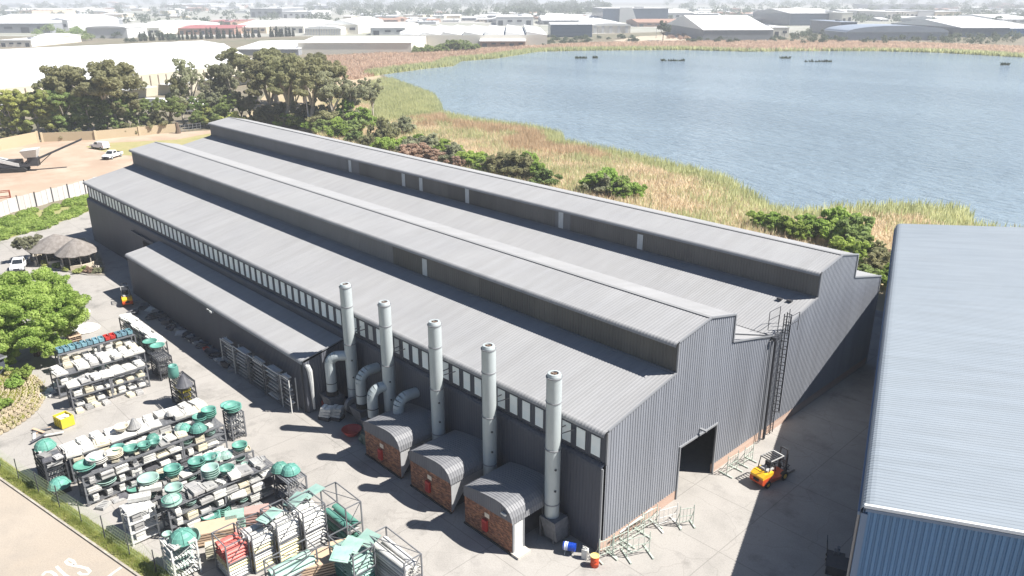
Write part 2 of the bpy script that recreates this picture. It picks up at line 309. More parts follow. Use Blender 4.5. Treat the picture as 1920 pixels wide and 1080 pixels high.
# long south wall: window strip above, lower cladding standing 0.4 proud
WT,WBm=9.55,7.35
build(corrwall((-L1,-.02,0),(1,0,0),[(0,L1,WBm,WBm,ZE-.02,ZE-.02)],(0,-1,0),dep=.03),'window_band_wall',SHADEWALL,shed)
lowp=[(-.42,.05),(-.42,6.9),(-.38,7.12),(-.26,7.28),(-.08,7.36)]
build(corr(lift(lowp,-L1),(1,0,0),L1,side=1),'lower_wall',SHADEWALL,shed)
wx=-.95
wm=MB().box((0,0,0),(.82,.03,1.55)).mesh('window_panel',GLAZE)
wm2=MB().box((0,0,0),(.70,.03,1.42)).mesh('window_panel',GLAZE2)
k=0
while wx>-L1+1:
    obj('window_panel',wm if random.random()<.88 else wm2,shed,(wx,-.085,8.45)); wx-=1.385; k+=1
# gables
def gable(x,y0,nrm,openings):
    zs=lambda y: (ZE+(ZB-ZE)*y/A1 if y<A1 else (ZC+(ZD-ZC)*(y-A1)/(A2-A1) if y<A2 else (ZD+(ZC-ZD)*(y-A2)/(A3-A2) if y<A3 else ZF+(ZV-ZF)*(y-A3)/(WB-A3))))
    segs=[]; cuts=[0,A1,A2,A3,WB]
    for a,b in openings: cuts+=[a,b]
    cuts=sorted(cuts)
    for a,b in zip(cuts[:-1],cuts[1:]):
        e=1e-4; bot=.85
        for oa,ob in openings:
            if a>=oa and b<=ob: bot=4.75
        segs.append((a,b,bot,bot,zs(a+e)-.04,zs(b-e)-.04))
    return corrwall((x,y0,0),(0,1,0),segs,(nrm,0,0),dep=.04)
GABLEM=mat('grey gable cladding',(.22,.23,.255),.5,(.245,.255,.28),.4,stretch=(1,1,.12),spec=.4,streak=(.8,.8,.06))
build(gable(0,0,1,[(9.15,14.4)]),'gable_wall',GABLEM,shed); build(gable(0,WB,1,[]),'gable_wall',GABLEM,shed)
build(gable(-L1+.1,0,-1,[]),'end_wall',SHADEWALL,shed); build(gable(-L2+.1,WB,-1,[]),'end_wall',SHADEWALL,shed)
bx('rear_wall',SHADEWALL,shed,(-L2/2,2*WB-.05,5.1),(L2-.2,.1,10.2))
bx('dividing_wall',SHADEWALL,shed,(-L1/2,WB,5.05),(L1-.3,.1,10.)); bx('end_wall',SHADEWALL,shed,(-(L1+L2)/2,WB-.06,5.05),(L2-L1,.1,10.))
for a,b in ((-.42,9.15),(14.4,2*WB)): bx('brick_plinth',mat('pinkish plinth brick',(.40,.27,.21),.85,(.48,.36,.29),3.,bump=.3),shed,(-.06,(a+b)/2,.43),(.16,b-a,.86))
for y in (9.12,14.43): bx('door_jamb',TRIM,shed,(.06,y,2.38),(.14,.12,4.76))
bx('door_lintel',TRIM,shed,(.06,11.78,4.82),(.16,5.5,.14)); bx('door_lamp',TRIM,shed,(.35,11.9,5.35),(.6,.22,.14))
def verge(p,q,m=TRIM):   # flashing along a gable edge
    build(MB().tube((.08,p[0],p[1]+.03),(.08,q[0],q[1]+.03),.09,n=4),'verge_flashing',m,shed)
for y0 in (0,WB):
    for p,q in (((0,ZE),(A1,ZB)),((A1,ZB),(A1,ZC-.1)),((A1,ZC),(A2,ZD)),((A2,ZD),(A3,ZC)),((A3,ZC),(A3,ZF)),((A3,ZF),(WB,ZV))):
        verge((y0+p[0],p[1]),(y0+q[0],q[1]))
bx('corner_flashing',TRIM,shed,(.05,-.45,3.6),(.16,.10,7.1)); bx('corner_flashing',TRIM,shed,(.05,-.03,8.6),(.12,.10,2.6)); bx('corner_flashing',TRIM,shed,(.06,2*WB,5.1),(.12,.12,10.3))
bx('valley_gutter',GREYROOF,shed,(-55,WB,ZV-.2),(110,.5,.06))
# far side door with hood in the long wall
bx('side_door',mat('dark doorway',(.01,.01,.012),.9),shed,(-84.6,-.5,4.2),(3.2,.06,1.9)); bx('door_hood',SHADEWALL,shed,(-85.2,-.65,5.9),(9.5,.3,.18))
# roof hatch box near the second bay's edge
build(MB().box((0,0,0),(.5,.35,.12)).box((.9,.2,0),(.5,.35,.12)),'roof_vent',DARKSTEEL,shed,loc=(-2.6,WB+5.7,11.5))
# downpipes at the valley
for y,r,mm in ((21.55,.06,TRIM),(21.85,.05,GREYSTEEL),(22.55,.13,DARKSTEEL)):
    build(MB().tube((.3,y,.1),(.3,y,ZV-.15),r,n=8),'downpipe',mm,shed)
build(MB().box((.32,22.45,ZV-.1),(.5,.9,.35)),'rainwater_head',DARKSTEEL,shed)
build(MB().tube((-.1,A3+.3,ZF+.55),(.1,WB-.4,ZV+.12),.06,n=6),'roof_rail',DARKSTEEL,shed)
# ladder with safety cage
lad=thing('cage_ladder','tall caged steel ladder climbing the gable to the roof valley beside black downpipe','ladder',(.18,23.9,0))
for s in (-.25,.25): build(MB().tube((.1,s,.1),(.1,s,12.1),.05,n=5),'rail',DARKSTEEL,lad)
rg=MB().tube((.1,-.25,0),(.1,.25,0),.02,n=4).mesh('rung',DARKSTEEL)
for i in range(38): obj('rung',rg,lad,(0,0,.4+i*.3))
hp=[(.1+.42*math.sin(t)+.12,.38*math.cos(t)*-1,0) for t in [math.pi*i/8 for i in range(9)]]
hoop=MB().sweep([(.1,-.3,0)]+hp+[(.1,.3,0)],.042,n=4).mesh('hoop',DARKSTEEL)
for i in range(13): obj('hoop',hoop,lad,(0,0,2.6+i*.78))
for t in (.15,.5,.85): 
    a=math.pi*t; build(MB().tube((.22+.42*math.sin(a),-.38*math.cos(a),2.4),(.22+.42*math.sin(a),-.38*math.cos(a),12.),.04,n=4),'cage_bar',DARKSTEEL,lad)
for x in (0,.9,-.9):
    for y in (-1.0,0.9): build(MB().tube((x,y,10.5),(x,y,12.2),.035,n=5),'guard_post',DARKSTEEL,lad)
for z in (11.4,12.2):
    for x in (-.9,.9): build(MB().tube((x,-1,z),(x,.9,z),.03,n=5),'guard_rail',DARKSTEEL,lad)
# ---------------- lean-to ----------------
lt=thing('side_annex','long low dark grey lean-to with rounded eave against the shed side','annex',(0,0,0))
X0,X1=-79.6,-33.0
lp=bull(-5.25,5.35,.4,.1)+[(-2.4,6.15),(-.46,6.55)]
build(corr(lift(lp,X0),(1,0,0),X1-X0+.1),'roof',GREYROOF,lt)
build(corrwall((X0,-4.98,0),(1,0,0),[(0,X1-X0,.05,.05,5.5,5.5)],(0,-1,0)),'front_wall',SHADEWALL,lt)
for x,n_ in ((X1,1),(X0,-1)): build(corrwall((x,-4.98,0),(0,1,0),[(0,4.5,.05,.05,5.45,6.4)],(n_,0,0)),'end_wall',GREYWALL,lt)
build(MB().tube((X1+.06,-5.2,5.75),(X1+.06,-.5,6.6),.07,n=4),'verge_flashing',TRIM,lt)
build(MB().sweep([(X1+.12,-4.75,5.1),(X1+.3,-4.75,5.15),(X1+.34,-4.6,4.6),(X1+.30,-4.5,3.0),(X1+.22,-4.42,.4)],[.16,.24,.26,.2,.12],n=8),'torn_flashing_strip',WHITESTEEL,lt)
build(MB().tube((X1-.3,-5.12,.1),(X1-.3,-5.12,5.2),.05,n=6),'downpipe',DARKSTEEL,lt)
build(MB().box((0,0,0),(.5,.3,.2)).tube((-.4,0,.05),(-.9,-.1,.1),.06),'wall_lamp',WHITESTEEL,lt,loc=(-52.6,-5.3,5.15))
GREYWALL2=mat('pale side sheet',(.38,.38,.38),.6,(.32,.32,.32),2.)
HUTROOF=mat('dark grey curved roof sheet',(.17,.172,.18),.55,(.20,.20,.21),.4)
# ---------------- three brick huts ----------------
def hut(x1,label,side):
    h=thing('brick_hut',label,'brick hut',(x1-2.7,-2.8,0),group='brick huts in front of the factory shed')
    W,D=5.35,4.6; y0,y1=-2.3,2.38
    pr=[(-2.72,3.05),(-2.68,3.3),(-2.4,3.48),(-1.8,3.63),(-1.,3.78),(0,3.92),(.9,4.0),(1.6,3.98),(2.1,3.82),(2.45,3.55),(2.68,3.15),(2.76,2.7)]
    path=[(a,y0-.12,z) for a,z in pr]
    rm=corr(path,(0,1,0),y1-y0+.1,pitch=.24,dep=.03,side=-1); build(rm,'roof',HUTROOF,h)
    t=.22
    top=lambda x:2.5+.25*(x+2.6)/5.2
    build(MB().add([(-2.6,y0,0),(2.6,y0,0),(2.6,y0,top(2.6)),(-2.6,y0,top(-2.6)),(-2.6,y0+t,0),(2.6,y0+t,0),(2.6,y0+t,top(2.6)),(-2.6,y0+t,top(-2.6))],[(0,1,2,3),(7,6,5,4),(1,5,6,2),(4,0,3,7),(3,2,6,7),(0,4,5,1)]),'front_wall',BRICK,h)
    bx('side_wall',BRICK,h,(-2.49,(y0+y1)/2+t/2,1.25),(t,y1-y0-t-.01,2.5))
    # fascia of ribbed sheet under the curved roof
    ins=[(a*.985,z-.04) for a,z in pr if z>2.7]
    segs=[]
    for (a,za),(b,zb) in zip(ins[:-1],ins[1:]): segs.append((a+2.72,b+2.72,top(a),top(b),za,zb))
    build(corrwall((-2.72,y0-.03,0),(1,0,0),segs,(0,-1,0),pitch=.24,dep=.03),'fascia',GREYWALL,h)
    if side=='door':
        bx('side_door',WHITESTEEL,h,(2.62,y0+.62,1.35),(.09,.86,2.5)); bx('door_frame',TRIM,h,(2.63,y0+.1,1.35),(.14,.16,2.6)); bx('door_frame',TRIM,h,(2.63,y0+1.12,1.35),(.14,.12,2.6))
        bx('step',mat('pale concrete',(.50,.47,.42),.9,(.44,.41,.37),2.),h,(2.95,y0+.55,.1),(.8,1.3,.2)); bx('post',DARKSTEEL,h,(2.66,y0+3.1,1.35),(.1,.1,2.7))
        bx('lintel',TRIM,h,(2.62,y0+2.6,2.72),(.12,4.2,.12)); bx('dark_partition',DARKSTEEL,h,(1.6,y0+2.6,1.3),(.1,3.6,2.6))
    else:
        build(MB().add([(2.64,y0+.02,2.72),(2.64,y1-.1,2.72),(2.64,y1-.1,1.9),(2.64,y0+1.3,1.5),(2.64,y0+.02,.1),(2.58,y0+.02,2.72),(2.58,y1-.1,2.72),(2.58,y1-.1,1.9),(2.58,y0+1.3,1.5),(2.58,y0+.02,.1)],[(0,1,2,3,4),(9,8,7,6,5),(3,8,9,4),(2,7,8,3),(4,9,5,0)]),'side_sheet',GREYWALL2,h)  # pale sheet cut to the outline of the sunlit part of the wall
        bx('dark_partition',DARKSTEEL,h,(2.1,y0+2.6,1.2),(.1,3.8,2.4))  # dark panel stands for the shaded rest of the side wall
    hb=bx('hose_cabinet',REDPL,h,(-.2,y0-.11,1.15),(.5,.2,.95)); bx('cabinet_door',mat('dark red panel',(.30,.02,.02),.5),h,(-.2,y0-.225,1.1),(.36,.02,.6))
    bx('sign_plate',mat('cream sign plate',(.70,.62,.50),.5),h,(-.05,y0-.02,2.02),(.5,.03,.36))
    bx('base_strip',mat('dark damp strip',(.05,.045,.04),.9),h,(0,y0-.06,.06),(5.3,.12,.12))  # dark strip along the foot of the front wall
    return h
hut(-4.15,'nearest brick hut with curved roof, white side door and open bay','door'); hut(-11.,'middle brick hut with curved corrugated roof and red hose cabinet','sheet'); hut(-17.6,'farthest brick hut with curved corrugated roof beside the bent ducts','sheet')
bx('eave_lamp',WHITESTEEL,bpy.data.objects['brick_hut'],(1.95,-2.5,3.3),(.5,.15,.14))
# ---------------- five exhaust stacks ----------------
def stack(x,top,base,label):
    s=thing('exhaust_stack',label,'chimney',(x,-1.5,0),group='pale steel exhaust stacks along the shed wall')
    r=.56; cuts=[base,base+1.1,top-6.0,top-2.2]; cuts=sorted(c for c in cuts if c<top-1)+[top-.3]
    for i,(a,b) in enumerate(zip(cuts[:-1],cuts[1:])):
        rr=r*(1+.02*(i%2)-.01*i); build(MB().lathe([(rr*.99,a),(rr,a+.05),(rr*1.0,b-.03)],28),'stack_section',STEEL,s,smooth=True)
        build(MB().lathe([(rr,b-.05),(rr*1.07,b-.03),(rr*1.07,b+.05),(rr,b+.06)],28),'joint_band',TRIM,s)
    build(MB().lathe([(r*.93,top-.3),(r*.92,top-.18),(r*.8,top),(r*.55,top),(r*.55,top-.5)],28),'cap_ring',STEEL,s)
    build(MB().lathe([(.001,top-.12),(r*.56,top-.12)],20).box((0,0,top-.08),(.06,r*1.1,.05)).box((0,0,top-.08),(r*1.1,.06,.05)),'cap_grille',mat('rusty brown grille',(.16,.11,.08),.8),s)
    z=top-5.; build(MB().tube((.3,.5,z+.1),(.8,1.4,z+.3),.045).tube((-.3,.5,z+.1),(-.1,1.4,z+.25),.045),'wall_stay',GREYSTEEL,s)
    for zz in (base+2.4,base+4.2): build(MB().box((.5,-.25,zz),(.2,.12,.12)),'inspection_port',DARKSTEEL,s)
    return s
stack(-3.72,13.65,1.95,'exhaust stack at the near corner, closest to the gable end')
stack(-10.5,13.56,2.2,'second exhaust stack from the gable end, rising behind the nearest brick hut')
stack(-17.0,13.55,2.2,'middle exhaust stack, rising behind the middle brick hut')
stack(-24.0,13.3,1.6,'fourth exhaust stack from the gable end, between the bent ducts')
stack(-30.15,13.35,1.6,'exhaust stack nearest the lean-to end')
o=bpy.data.objects['exhaust_stack']
build(MB().add([(-.75,-.7,0),(.75,-.7,0),(.75,.7,0),(-.75,.7,0),(-.3,-.6,-1.6),(.9,-.6,-1.6),(.9,.6,-1.6),(-.3,.6,-1.6)],[(0,1,2,3),(0,4,5,1),(1,5,6,2),(2,6,7,3),(3,7,4,0)]),'hopper',GREYSTEEL,o,loc=(.2,0,1.95))
for x,y in ((-.6,-.6),(.8,-.6),(.8,.6),(-.6,.6)): bx('stand_leg',GREYSTEEL,o,(x,y,.9),(.1,.1,1.8))
for i in (3,4):
    o=bpy.data.objects['exhaust_stack.%03d'%i]; bx('stack_base',DARKSTEEL,o,(0,0,.8),(1.3,1.3,1.6))
def duct(x,zt,label,tgt,yb=-3.):
    d=thing('exhaust_duct',label,'duct',(x,yb,0),group='bent exhaust ducts between lean-to and huts')
    tx,ty=tgt; L=math.hypot(tx,ty); ux,uy=tx/L,ty/L
    pts=[(0,0,2.3),(0,0,zt-1.)]+[(.95*(1-math.cos(t))*ux,.95*(1-math.cos(t))*uy,zt-1.+.95*math.sin(t)) for t in [R(a) for a in (18,36,54,72,90)]]+[(tx,ty,zt-.05)]
    segs=pts
    for i in range(len(segs)-1):
        p,q=Vector(segs[i]),Vector(segs[i+1]); build(MB().tube(p,q+(q-p).normalized()*.04,.5-.004*i,n=18),'duct_segment',STEEL,d,smooth=False)
    build(MB().lathe([(.53,2.2),(.53,2.4)],20).lathe([(.54,3.2),(.54,3.28)],20),'joint_band',DARKSTEEL,d)
    build(MB().lathe([(.6,1.9),(.55,2.35),(.1,2.36)],16),'collar',RUBBER,d)
    build(MB().add([(-1.1,-.8,1.9),(.8,-.8,1.9),(.8,.8,1.9),(-1.1,.8,1.9),(-.1,-.6,.1),(.8,-.6,.1),(.8,.6,.1),(-.1,.6,.1)],[(0,1,2,3),(0,4,5,1),(1,5,6,2),(2,6,7,3),(3,7,4,0),(4,7,6,5)]),'fan_housing',GREYSTEEL,d)
    return d
duct(-31.6,6.1,'bent duct beside the lean-to end wall',(1.4,1.5)); duct(-27.5,5.5,'second bent duct from the lean-to, in front of its stack',(.2,1.9),-2.3)
duct(-24.6,5.2,'third bent duct from the lean-to, with plain elbow',(.6,1.5)); duct(-21.6,5.1,'bent duct with yellowed elbow next to the farthest brick hut',(.2,1.9),-2.3)
for x,fl in ((-28.9,'round grey fan casing at the foot of the stack nearest the lean-to'),(-22.4,'round grey fan casing beside the duct with the yellowed elbow')):
    f=thing('fan_casing',fl,'fan',(x,-2.6,1.7),group='round fan casings'); build(MB().tube((-.2,0,0),(.25,0,0),.72,n=18),'drum',GREYSTEEL,f); build(MB().tube((.25,0,0),(.3,0,0),.3,n=12),'hub',DARKSTEEL,f)
# ---------------- blue roofed shed at the right ----------------
BR=mat('pale blue roof sheet',(.245,.28,.315),.6,(.265,.30,.335),.12,spec=.4,streak=(.1,1.0,.1))
BW=mat('blue wall cladding',(.10,.215,.38),.5,(.11,.235,.41),.5,stretch=(1,1,.15),streak=(.9,.9,.07))
BT=mat('grey blue flashing',(.16,.22,.32),.5)
ang=math.atan2(.94,-.34)   # long axis
bl=thing('blue_roof_shed','large shed with pale blue roof and blue ribbed gable at the right','shed',(15.94,4.52,0),rz=ang-math.pi/2)
# local frame: x = across, y = along
LB,WBL=68.2,31.; ze=10.
bp=[(-.28,ze-.75)]+[(.45-.73*math.cos(t),ze-.45+.5*math.sin(t)) for t in [R(a) for a in (5,25,45,65,85)]]+[(WBL/2,ze+.088*WBL/2)]
build(corr([(a,-.15,z) for a,z in bp],(0,1,0),LB+.2,pitch=.34,dep=.028,side=-1),'roof',BR,bl)
build(corr([(WBL/2,-.15,ze+.088*WBL/2),(WBL+.3,-.15,ze-.05)],(0,1,0),LB+.2,pitch=.34,dep=.028,side=-1),'roof',BR,bl)
build(corrwall((0,0,0),(1,0,0),[(0,WBL/2,0,0,ze-.25,ze+.088*WBL/2-.2),(WBL/2,WBL,0,0,ze+.088*WBL/2-.2,ze-.25)],(0,-1,0),pitch=.34,dep=.09),'gable_wall',BW,bl)
build(corrwall((0,0,0),(0,1,0),[(0,LB,0,0,ze-.6,ze-.6)],(-1,0,0),pitch=.27,dep=.05),'side_wall',BW,bl)
bx('back_wall',BW,bl,(WBL/2,LB,5),(WBL,.1,9.8)); bx('side_wall',BW,bl,(WBL,LB/2,5),(.1,LB-.2,9.6))
build(MB().tube((-.1,-.2,ze-.02),(WBL/2,-.2,ze+.088*WBL/2+.02),.14,n=4),'verge_flashing',mat('white verge flashing',(.72,.74,.76),.4),bl)
build(MB().tube((0,-.12,ze-.3),(WBL/2,-.12,ze+.088*WBL/2-.27),.13,n=4),'verge_underlay',BT,bl)
bx('corner_flashing',BT,bl,(-.02,-.08,4.7),(.34,.14,9.4)); bx('gutter',BT,bl,(-.25,LB/2,ze-.75),(.3,LB,.22))
build(MB().tube((-.3,.15,0),(-.3,.15,ze-.8),.09,n=6),'downpipe',mat('greyish buff pipe',(.30,.28,.26),.7),bl)
# ---------------- moulds (one prototype of each kind, then copies) ----------------
def proto_mesh(name,mb,m,smooth=False): return mb.mesh(name,m,smooth)
def bowl_mb(r,h,t=.05,deep=True):
    pr=[(.001,.02),(r*.45,0),(r*.75,h*.35),(r*.93,h*.8),(r,h),(r*1.06,h),(r*1.06,h-.04),(r*1.0,h-.06),(r*.97,h)]
    pr=[(.001,0),(r*.42,0),(r*.7,h*.28),(r*.9,h*.68),(r,h*.97),(r*1.07,h),(r*1.07,h+.03),(r*.98,h+.03),(r*.86,h*.7),(r*.66,h*.33),(r*.4,t),(.001,t)]
    return MB().lathe(pr,20)
def dome_mb(r,h):
    m=MB().lathe([(r*1.06,0),(r*1.06,.05),(r,.06),(r*.95,h*.3),(r*.8,h*.62),(r*.52,h*.88),(r*.2,h*.98),(r*.14,h*1.04),(.001,h*1.05)],20)
    for k in range(6):
        a=math.pi*k/3; m.sweep([(math.cos(a)*r*q,math.sin(a)*r*q,h*z) for q,z in ((1.02,.05),(.96,.32),(.82,.63),(.54,.9),(.2,1.0))],.03,n=4)
    return m
def cone_mb(r,h): 
    m=MB().lathe([(r*1.1,0),(r*1.1,.05),(r,.06),(r*.25,h),(r*.2,h+.06),(.001,h+.06)],18)
    for a in (0,math.pi/2,math.pi,1.5*math.pi): m.tube((math.cos(a)*r,math.sin(a)*r,.05),(math.cos(a)*r*.26,math.sin(a)*r*.26,h),.03,n=4)
    return m
def barrel_mb(r,h): return MB().lathe([(.001,0),(r*.9,0),(r*.98,.06),(r,h*.3),(r*.96,h*.8),(r*.82,h*.93),(r*.84,h),(r*.7,h),(r*.66,h*.9),(.001,h*.88)],20)
def ribbox_mb(w_,d_,h,n):   # shallow box mould with raised bars
    m=MB().box((0,0,h*.4),(w_,d_,h*.8))
    for i in range(n): m.box((-w_/2+(i+.5)*w_/n,0,h*.9),(w_/n*.5,d_*.84,h*.2))
    return m.box((0,d_/2-.04,h*.95),(w_,.08,h*.3)).box((0,-d_/2+.04,h*.95),(w_,.08,h*.3))
def tray_mb(w_,d_,h,t=.06):
    m=MB().box((0,0,t/2),(w_*.9,d_*.9,t))
    for s in(-1,1): m.box((s*(w_/2-t/2),0,h/2+t),(t,d_,h)).box((0,s*(d_/2-t/2),h/2+t),(w_-2*t-.002,t,h))
    return m.box((0,0,h*.5),(w_*.25,d_*.55,h*.6))
def slab_mb(w_,d_,h):
    m=MB().box((0,0,h/2),(w_,d_,h)); m.box((0,0,h+.03),(w_*.7,d_*.7,.06)); m.box((w_*.3,d_*.1,h+.08),(w_*.12,d_*.3,.1)); return m
def block_mb(w_,d_,h):
    m=MB().box((0,0,h*.35),(w_,d_,h*.7)); m.box((-w_*.28,0,h*.85),(w_*.34,d_*.9,h*.3)); m.box((w_*.25,0,h*.8),(w_*.36,d_*.7,h*.2)); return m
def trough_mb(L,r,n=8):   # half-round channel lying along y, mouth down
    m=MB(); o=[(r*math.cos(math.pi*i/n),r*math.sin(math.pi*i/n)) for i in range(n+1)]; q=[(a*.86,b*.86) for a,b in o][::-1]; pr=o+q; k=len(pr)
    m.add([(a,-L/2,b) for a,b in pr]+[(a,L/2,b) for a,b in pr],[(i,(i+1)%k,k+(i+1)%k,k+i) for i in range(k)]+[tuple(range(k-1,-1,-1)),tuple(range(k,2*k))])
    for y in (-L*.47,L*.47): m.box((0,y,.015),(2.3*r,.06,.03))
    return m
PM={}
def P(kind,m):
    key=(kind,m.name)
    if key not in PM:
        mb={'bowl':lambda:bowl_mb(.62,.45),'bowls':lambda:bowl_mb(.45,.32),'wide':lambda:bowl_mb(.8,.34),'dome':lambda:dome_mb(.62,.55),'bigdome':lambda:dome_mb(.78,.66),'cone':lambda:cone_mb(.55,.8),'barrel':lambda:barrel_mb(.5,1.25),
            'rib':lambda:ribbox_mb(1.1,.8,.28,5),'tray':lambda:tray_mb(1.0,.75,.22),'slab':lambda:slab_mb(1.25,1.0,.16),'block':lambda:block_mb(.95,.7,.34),'plank':lambda:ribbox_mb(1.2,.42,.16,3),'flat':lambda:MB().box((0,0,.05),(1.15,1.0,.1)).box((0,0,.12),(.95,.8,.05)),
            'trough':lambda:trough_mb(1.65,.2),'tub':lambda:tray_mb(.85,.5,.3,.05),'hood':lambda:bowl_mb(.55,.5)}[kind]()
        PM[key]=mb.mesh(kind+'_mould',m,kind in('bowl','bowls','wide','barrel','hood'))
    return PM[key]
WORD={'bowl':'round bowl','bowls':'small bowl','wide':'shallow bowl','dome':'ribbed dome mould','bigdome':'large dome mould','cone':'framed cone mould','barrel':'tall barrel mould','rib':'barred mould','tray':'open tray mould','slab':'slab mould','block':'stepped mould','plank':'plank mould','flat':'flat mould','trough':'trough','tub':'tub','hood':'deep bowl'}
CN={TEAL.name:'sea green',PALETEAL.name:'faded green',WHITEMOULD.name:'chalk white',CREAMMOULD.name:'cream',GREYMOULD.name:'grey',DARKMOULD.name:'dark grey',BLUEPL.name:'blue green',REDPL.name:'red',REDTR.name:'faded red',YELTR.name:'cream yellow',YELLOWPL.name:'yellow'}
NAME={'bowl':'bowl_mould','bowls':'bowl_mould','wide':'bowl_mould','dome':'dome_mould','bigdome':'dome_mould','cone':'cone_mould','barrel':'barrel_mould','rib':'box_mould','tray':'tray_mould','slab':'slab_mould','block':'block_mould','plank':'plank_mould','flat':'panel_mould','trough':'trough_mould','tub':'plastic_tub','hood':'bowl_mould'}
def item(kind,m,x,y,z,where,rz=None,sc=1.,group=None,tilt=None,cat='mould'):
    o=obj(NAME[kind],P(kind,m),None,(x,y,z),random.uniform(-.25,.25) if rz is None else rz,sc if hasattr(sc,'__len__') else (sc,)*3,label=CN[m.name]+' '+WORD[kind]+' '+where,cat='tub' if kind=='tub' else cat,group=group)
    if tilt: o.rotation_euler=(tilt[0],tilt[1],o.rotation_euler[2])
    return o
# ---------------- racks ----------------
RK={}
def rack(name,label,x0,x1,y0,y1,h,bays,tiers,m=None,group='steel storage racks of moulds in the yard',fill=None,along='y',deck=True):
    m=m or GREYSTEEL; cx,cy=(x0+x1)/2,(y0+y1)/2; W,D=x1-x0,y1-y0
    r=thing('storage_rack',label,'rack',(cx,cy,0),group=group); RK[name]=(x0,x1,y0,y1,h)
    n=bays
    for i in range(n+1):
        for s in (-1,1):
            p=(s*(W/2-.04),-D/2+.05+i*(D-.1)/n,h/2) if along=='y' else (-W/2+.05+i*(W-.1)/n,s*(D/2-.04),h/2)
            bx('post',m,r,p,(.09,.12,h))
            if 0<i<n: bx('post',m,r,(p[0],p[1]+.16,p[2]) if along=='y' else (p[0]+.16,p[1],p[2]),(.09,.12,h))
    zs=[.25+(h-.3)*k/tiers for k in range(tiers+1)]
    for z in zs:
        for s in (-1,1):
            if along=='y': bx('beam',m,r,(s*(W/2+.01),0,z),(.06,D,.10))
            else: bx('beam',m,r,(0,s*(D/2+.01),z),(W,.06,.10))
        if deck:
            sm=MB(); k=max(4,int((W-.1)/.2)) if along=='y' else max(4,int((D-.1)/.2))
            for q in range(k):
                o_=-.5+(q+.5)/k; sm.box((o_*(W-.1),0,0) if along=='y' else (0,o_*(D-.1),0),((W-.1)/k*.62,D-.12,.03) if along=='y' else (W-.12,(D-.1)/k*.62,.03))
            build(sm,'shelf',fill or m,r,loc=(0,0,z+.03),kind='stuff')
    for s in (-1,1):
        e=D/2 if along=='y' else W/2
        for k in range(tiers):
            a,b=zs[k],zs[k+1]
            if along=='y': build(MB().tube((-W/2+.05,s*(e-.05),a),(W/2-.05,s*(e-.05),b),.022,n=4),'brace',m,r)
            else: build(MB().tube((s*(e-.05),-D/2+.05,a),(s*(e-.05),D/2-.05,b),.022,n=4),'brace',m,r)
    return zs
TIERW=['lowest shelf','second shelf','third shelf','fourth shelf','fifth shelf']
def fill_row(name,words,zs,kinds,step=1.02,along='y',levels=None,stack=3):
    x0,x1,y0,y1,h=RK[name]
    for t,z in enumerate(zs[:-1]):
        if levels is not None and t not in levels: continue
        gap=zs[t+1]-z-.12; a,b=(y0,y1) if along=='y' else (x0,x1); s=a+.7; ci=0
        while s<b-.5:
            k,m=random.choice(kinds); hh={'rib':.3,'tray':.28,'slab':.2,'block':.34,'plank':.18,'flat':.16,'bowls':.2,'wide':.2}.get(k,.4); n=max(1,min(random.randint(1,stack+1),int(gap/hh)))
            for q in range(n):
                x,y=(x1-.52+random.uniform(-.06,.06),s) if along=='y' else (s,(y0+y1)/2)
                item(k,m,x,y,z+.05+q*hh,'%s from the %s, %s, %s%s'%(ORD[min(ci,11)],'fence' if along=='y' else 'left',TIERW[t],words,'' if n==1 else [', bottom',', top'][q==n-1] if q in(0,n-1) else ', middle'),rz=(math.pi/2 if along=='x' else 0)+random.uniform(-.06,.06),sc=(1,.98,.95),group='moulds stored in %s'%words)
            ci+=1; s+=step+random.uniform(-.1,.15)
def tops(name_words,lst,z):   # big items on top: (u,v,kind,mat,scale,count)
    key={'the middle front rack':'B1','the middle rack end':'B1','the middle rear rack':'B2','the middle rear rack end':'B2','the short end rack':'Be','the near rear rack':'C2','the near front rack':'C1','the dark corner tower':'T1','the lattice tower':'T5','the far front rack':'A1','the far middle rack':'A2','the far side rack':'A4'}[name_words]; bx0,bx1,by0,by1,_=RK[key]
    for i,e in enumerate(lst):
        u,v,k,m,sc,n=e[:6]; p=at(u,v,z+.1); p=(min(max(p[0],bx0+.45),bx1-.4),min(max(p[1],by0+.5),by1-.4))
        hh={'bowl':.17,'wide':.15,'bowls':.13,'slab':.22,'flat':.17,'dome':.3,'bigdome':.3,'rib':.3,'block':.36,'tray':.26}.get(k,.3)*sc
        for q in range(n):
            pos='' if n==1 else (', topmost' if q==n-1 else (', bottom' if q==0 else ', %s up'%ORD[q]))
            item(k,m,p[0],p[1],z+.1+q*hh,'%s from the fence atop %s%s'%(ORD[i] if i<12 else 'last',name_words,pos),sc=sc*.93,rz=random.uniform(-.15,.15))
def pack(key,words,z,kinds,rows,cols,along='y',skip=.12):
    x0,x1,y0,y1,h=RK[key]; a,b=((y0,y1) if along=='y' else (x0,x1)); c,d=((x0,x1) if along=='y' else (y0,y1))
    for i in range(cols):
        for j in range(rows):
            if random.random()<skip: continue
            s_=a+(b-a)*(i+.5)/cols; t_=c+(d-c)*(j+.5)/rows; x,y=(t_,s_) if along=='y' else (s_,t_); k,m=random.choice(kinds)
            sx=(d-c)/rows/1.05; sy=(b-a)/cols/.95
            item(k,m,x,y,z+.05,'%s from the %s, %s row atop %s'%(ORD[min(i,15)],'fence' if along=='y' else 'left','front' if j==rows-1 else 'rear',words),rz=random.uniform(-.2,.2),sc=(min(sx,1.3),min(sy,1.3),random.uniform(.8,1.4)),group='white moulds packed atop %s'%words)
G_=GREYMOULD; W_=WHITEMOULD; T_=TEAL; PT=PALETEAL; C_=CREAMMOULD; D_=DARKMOULD
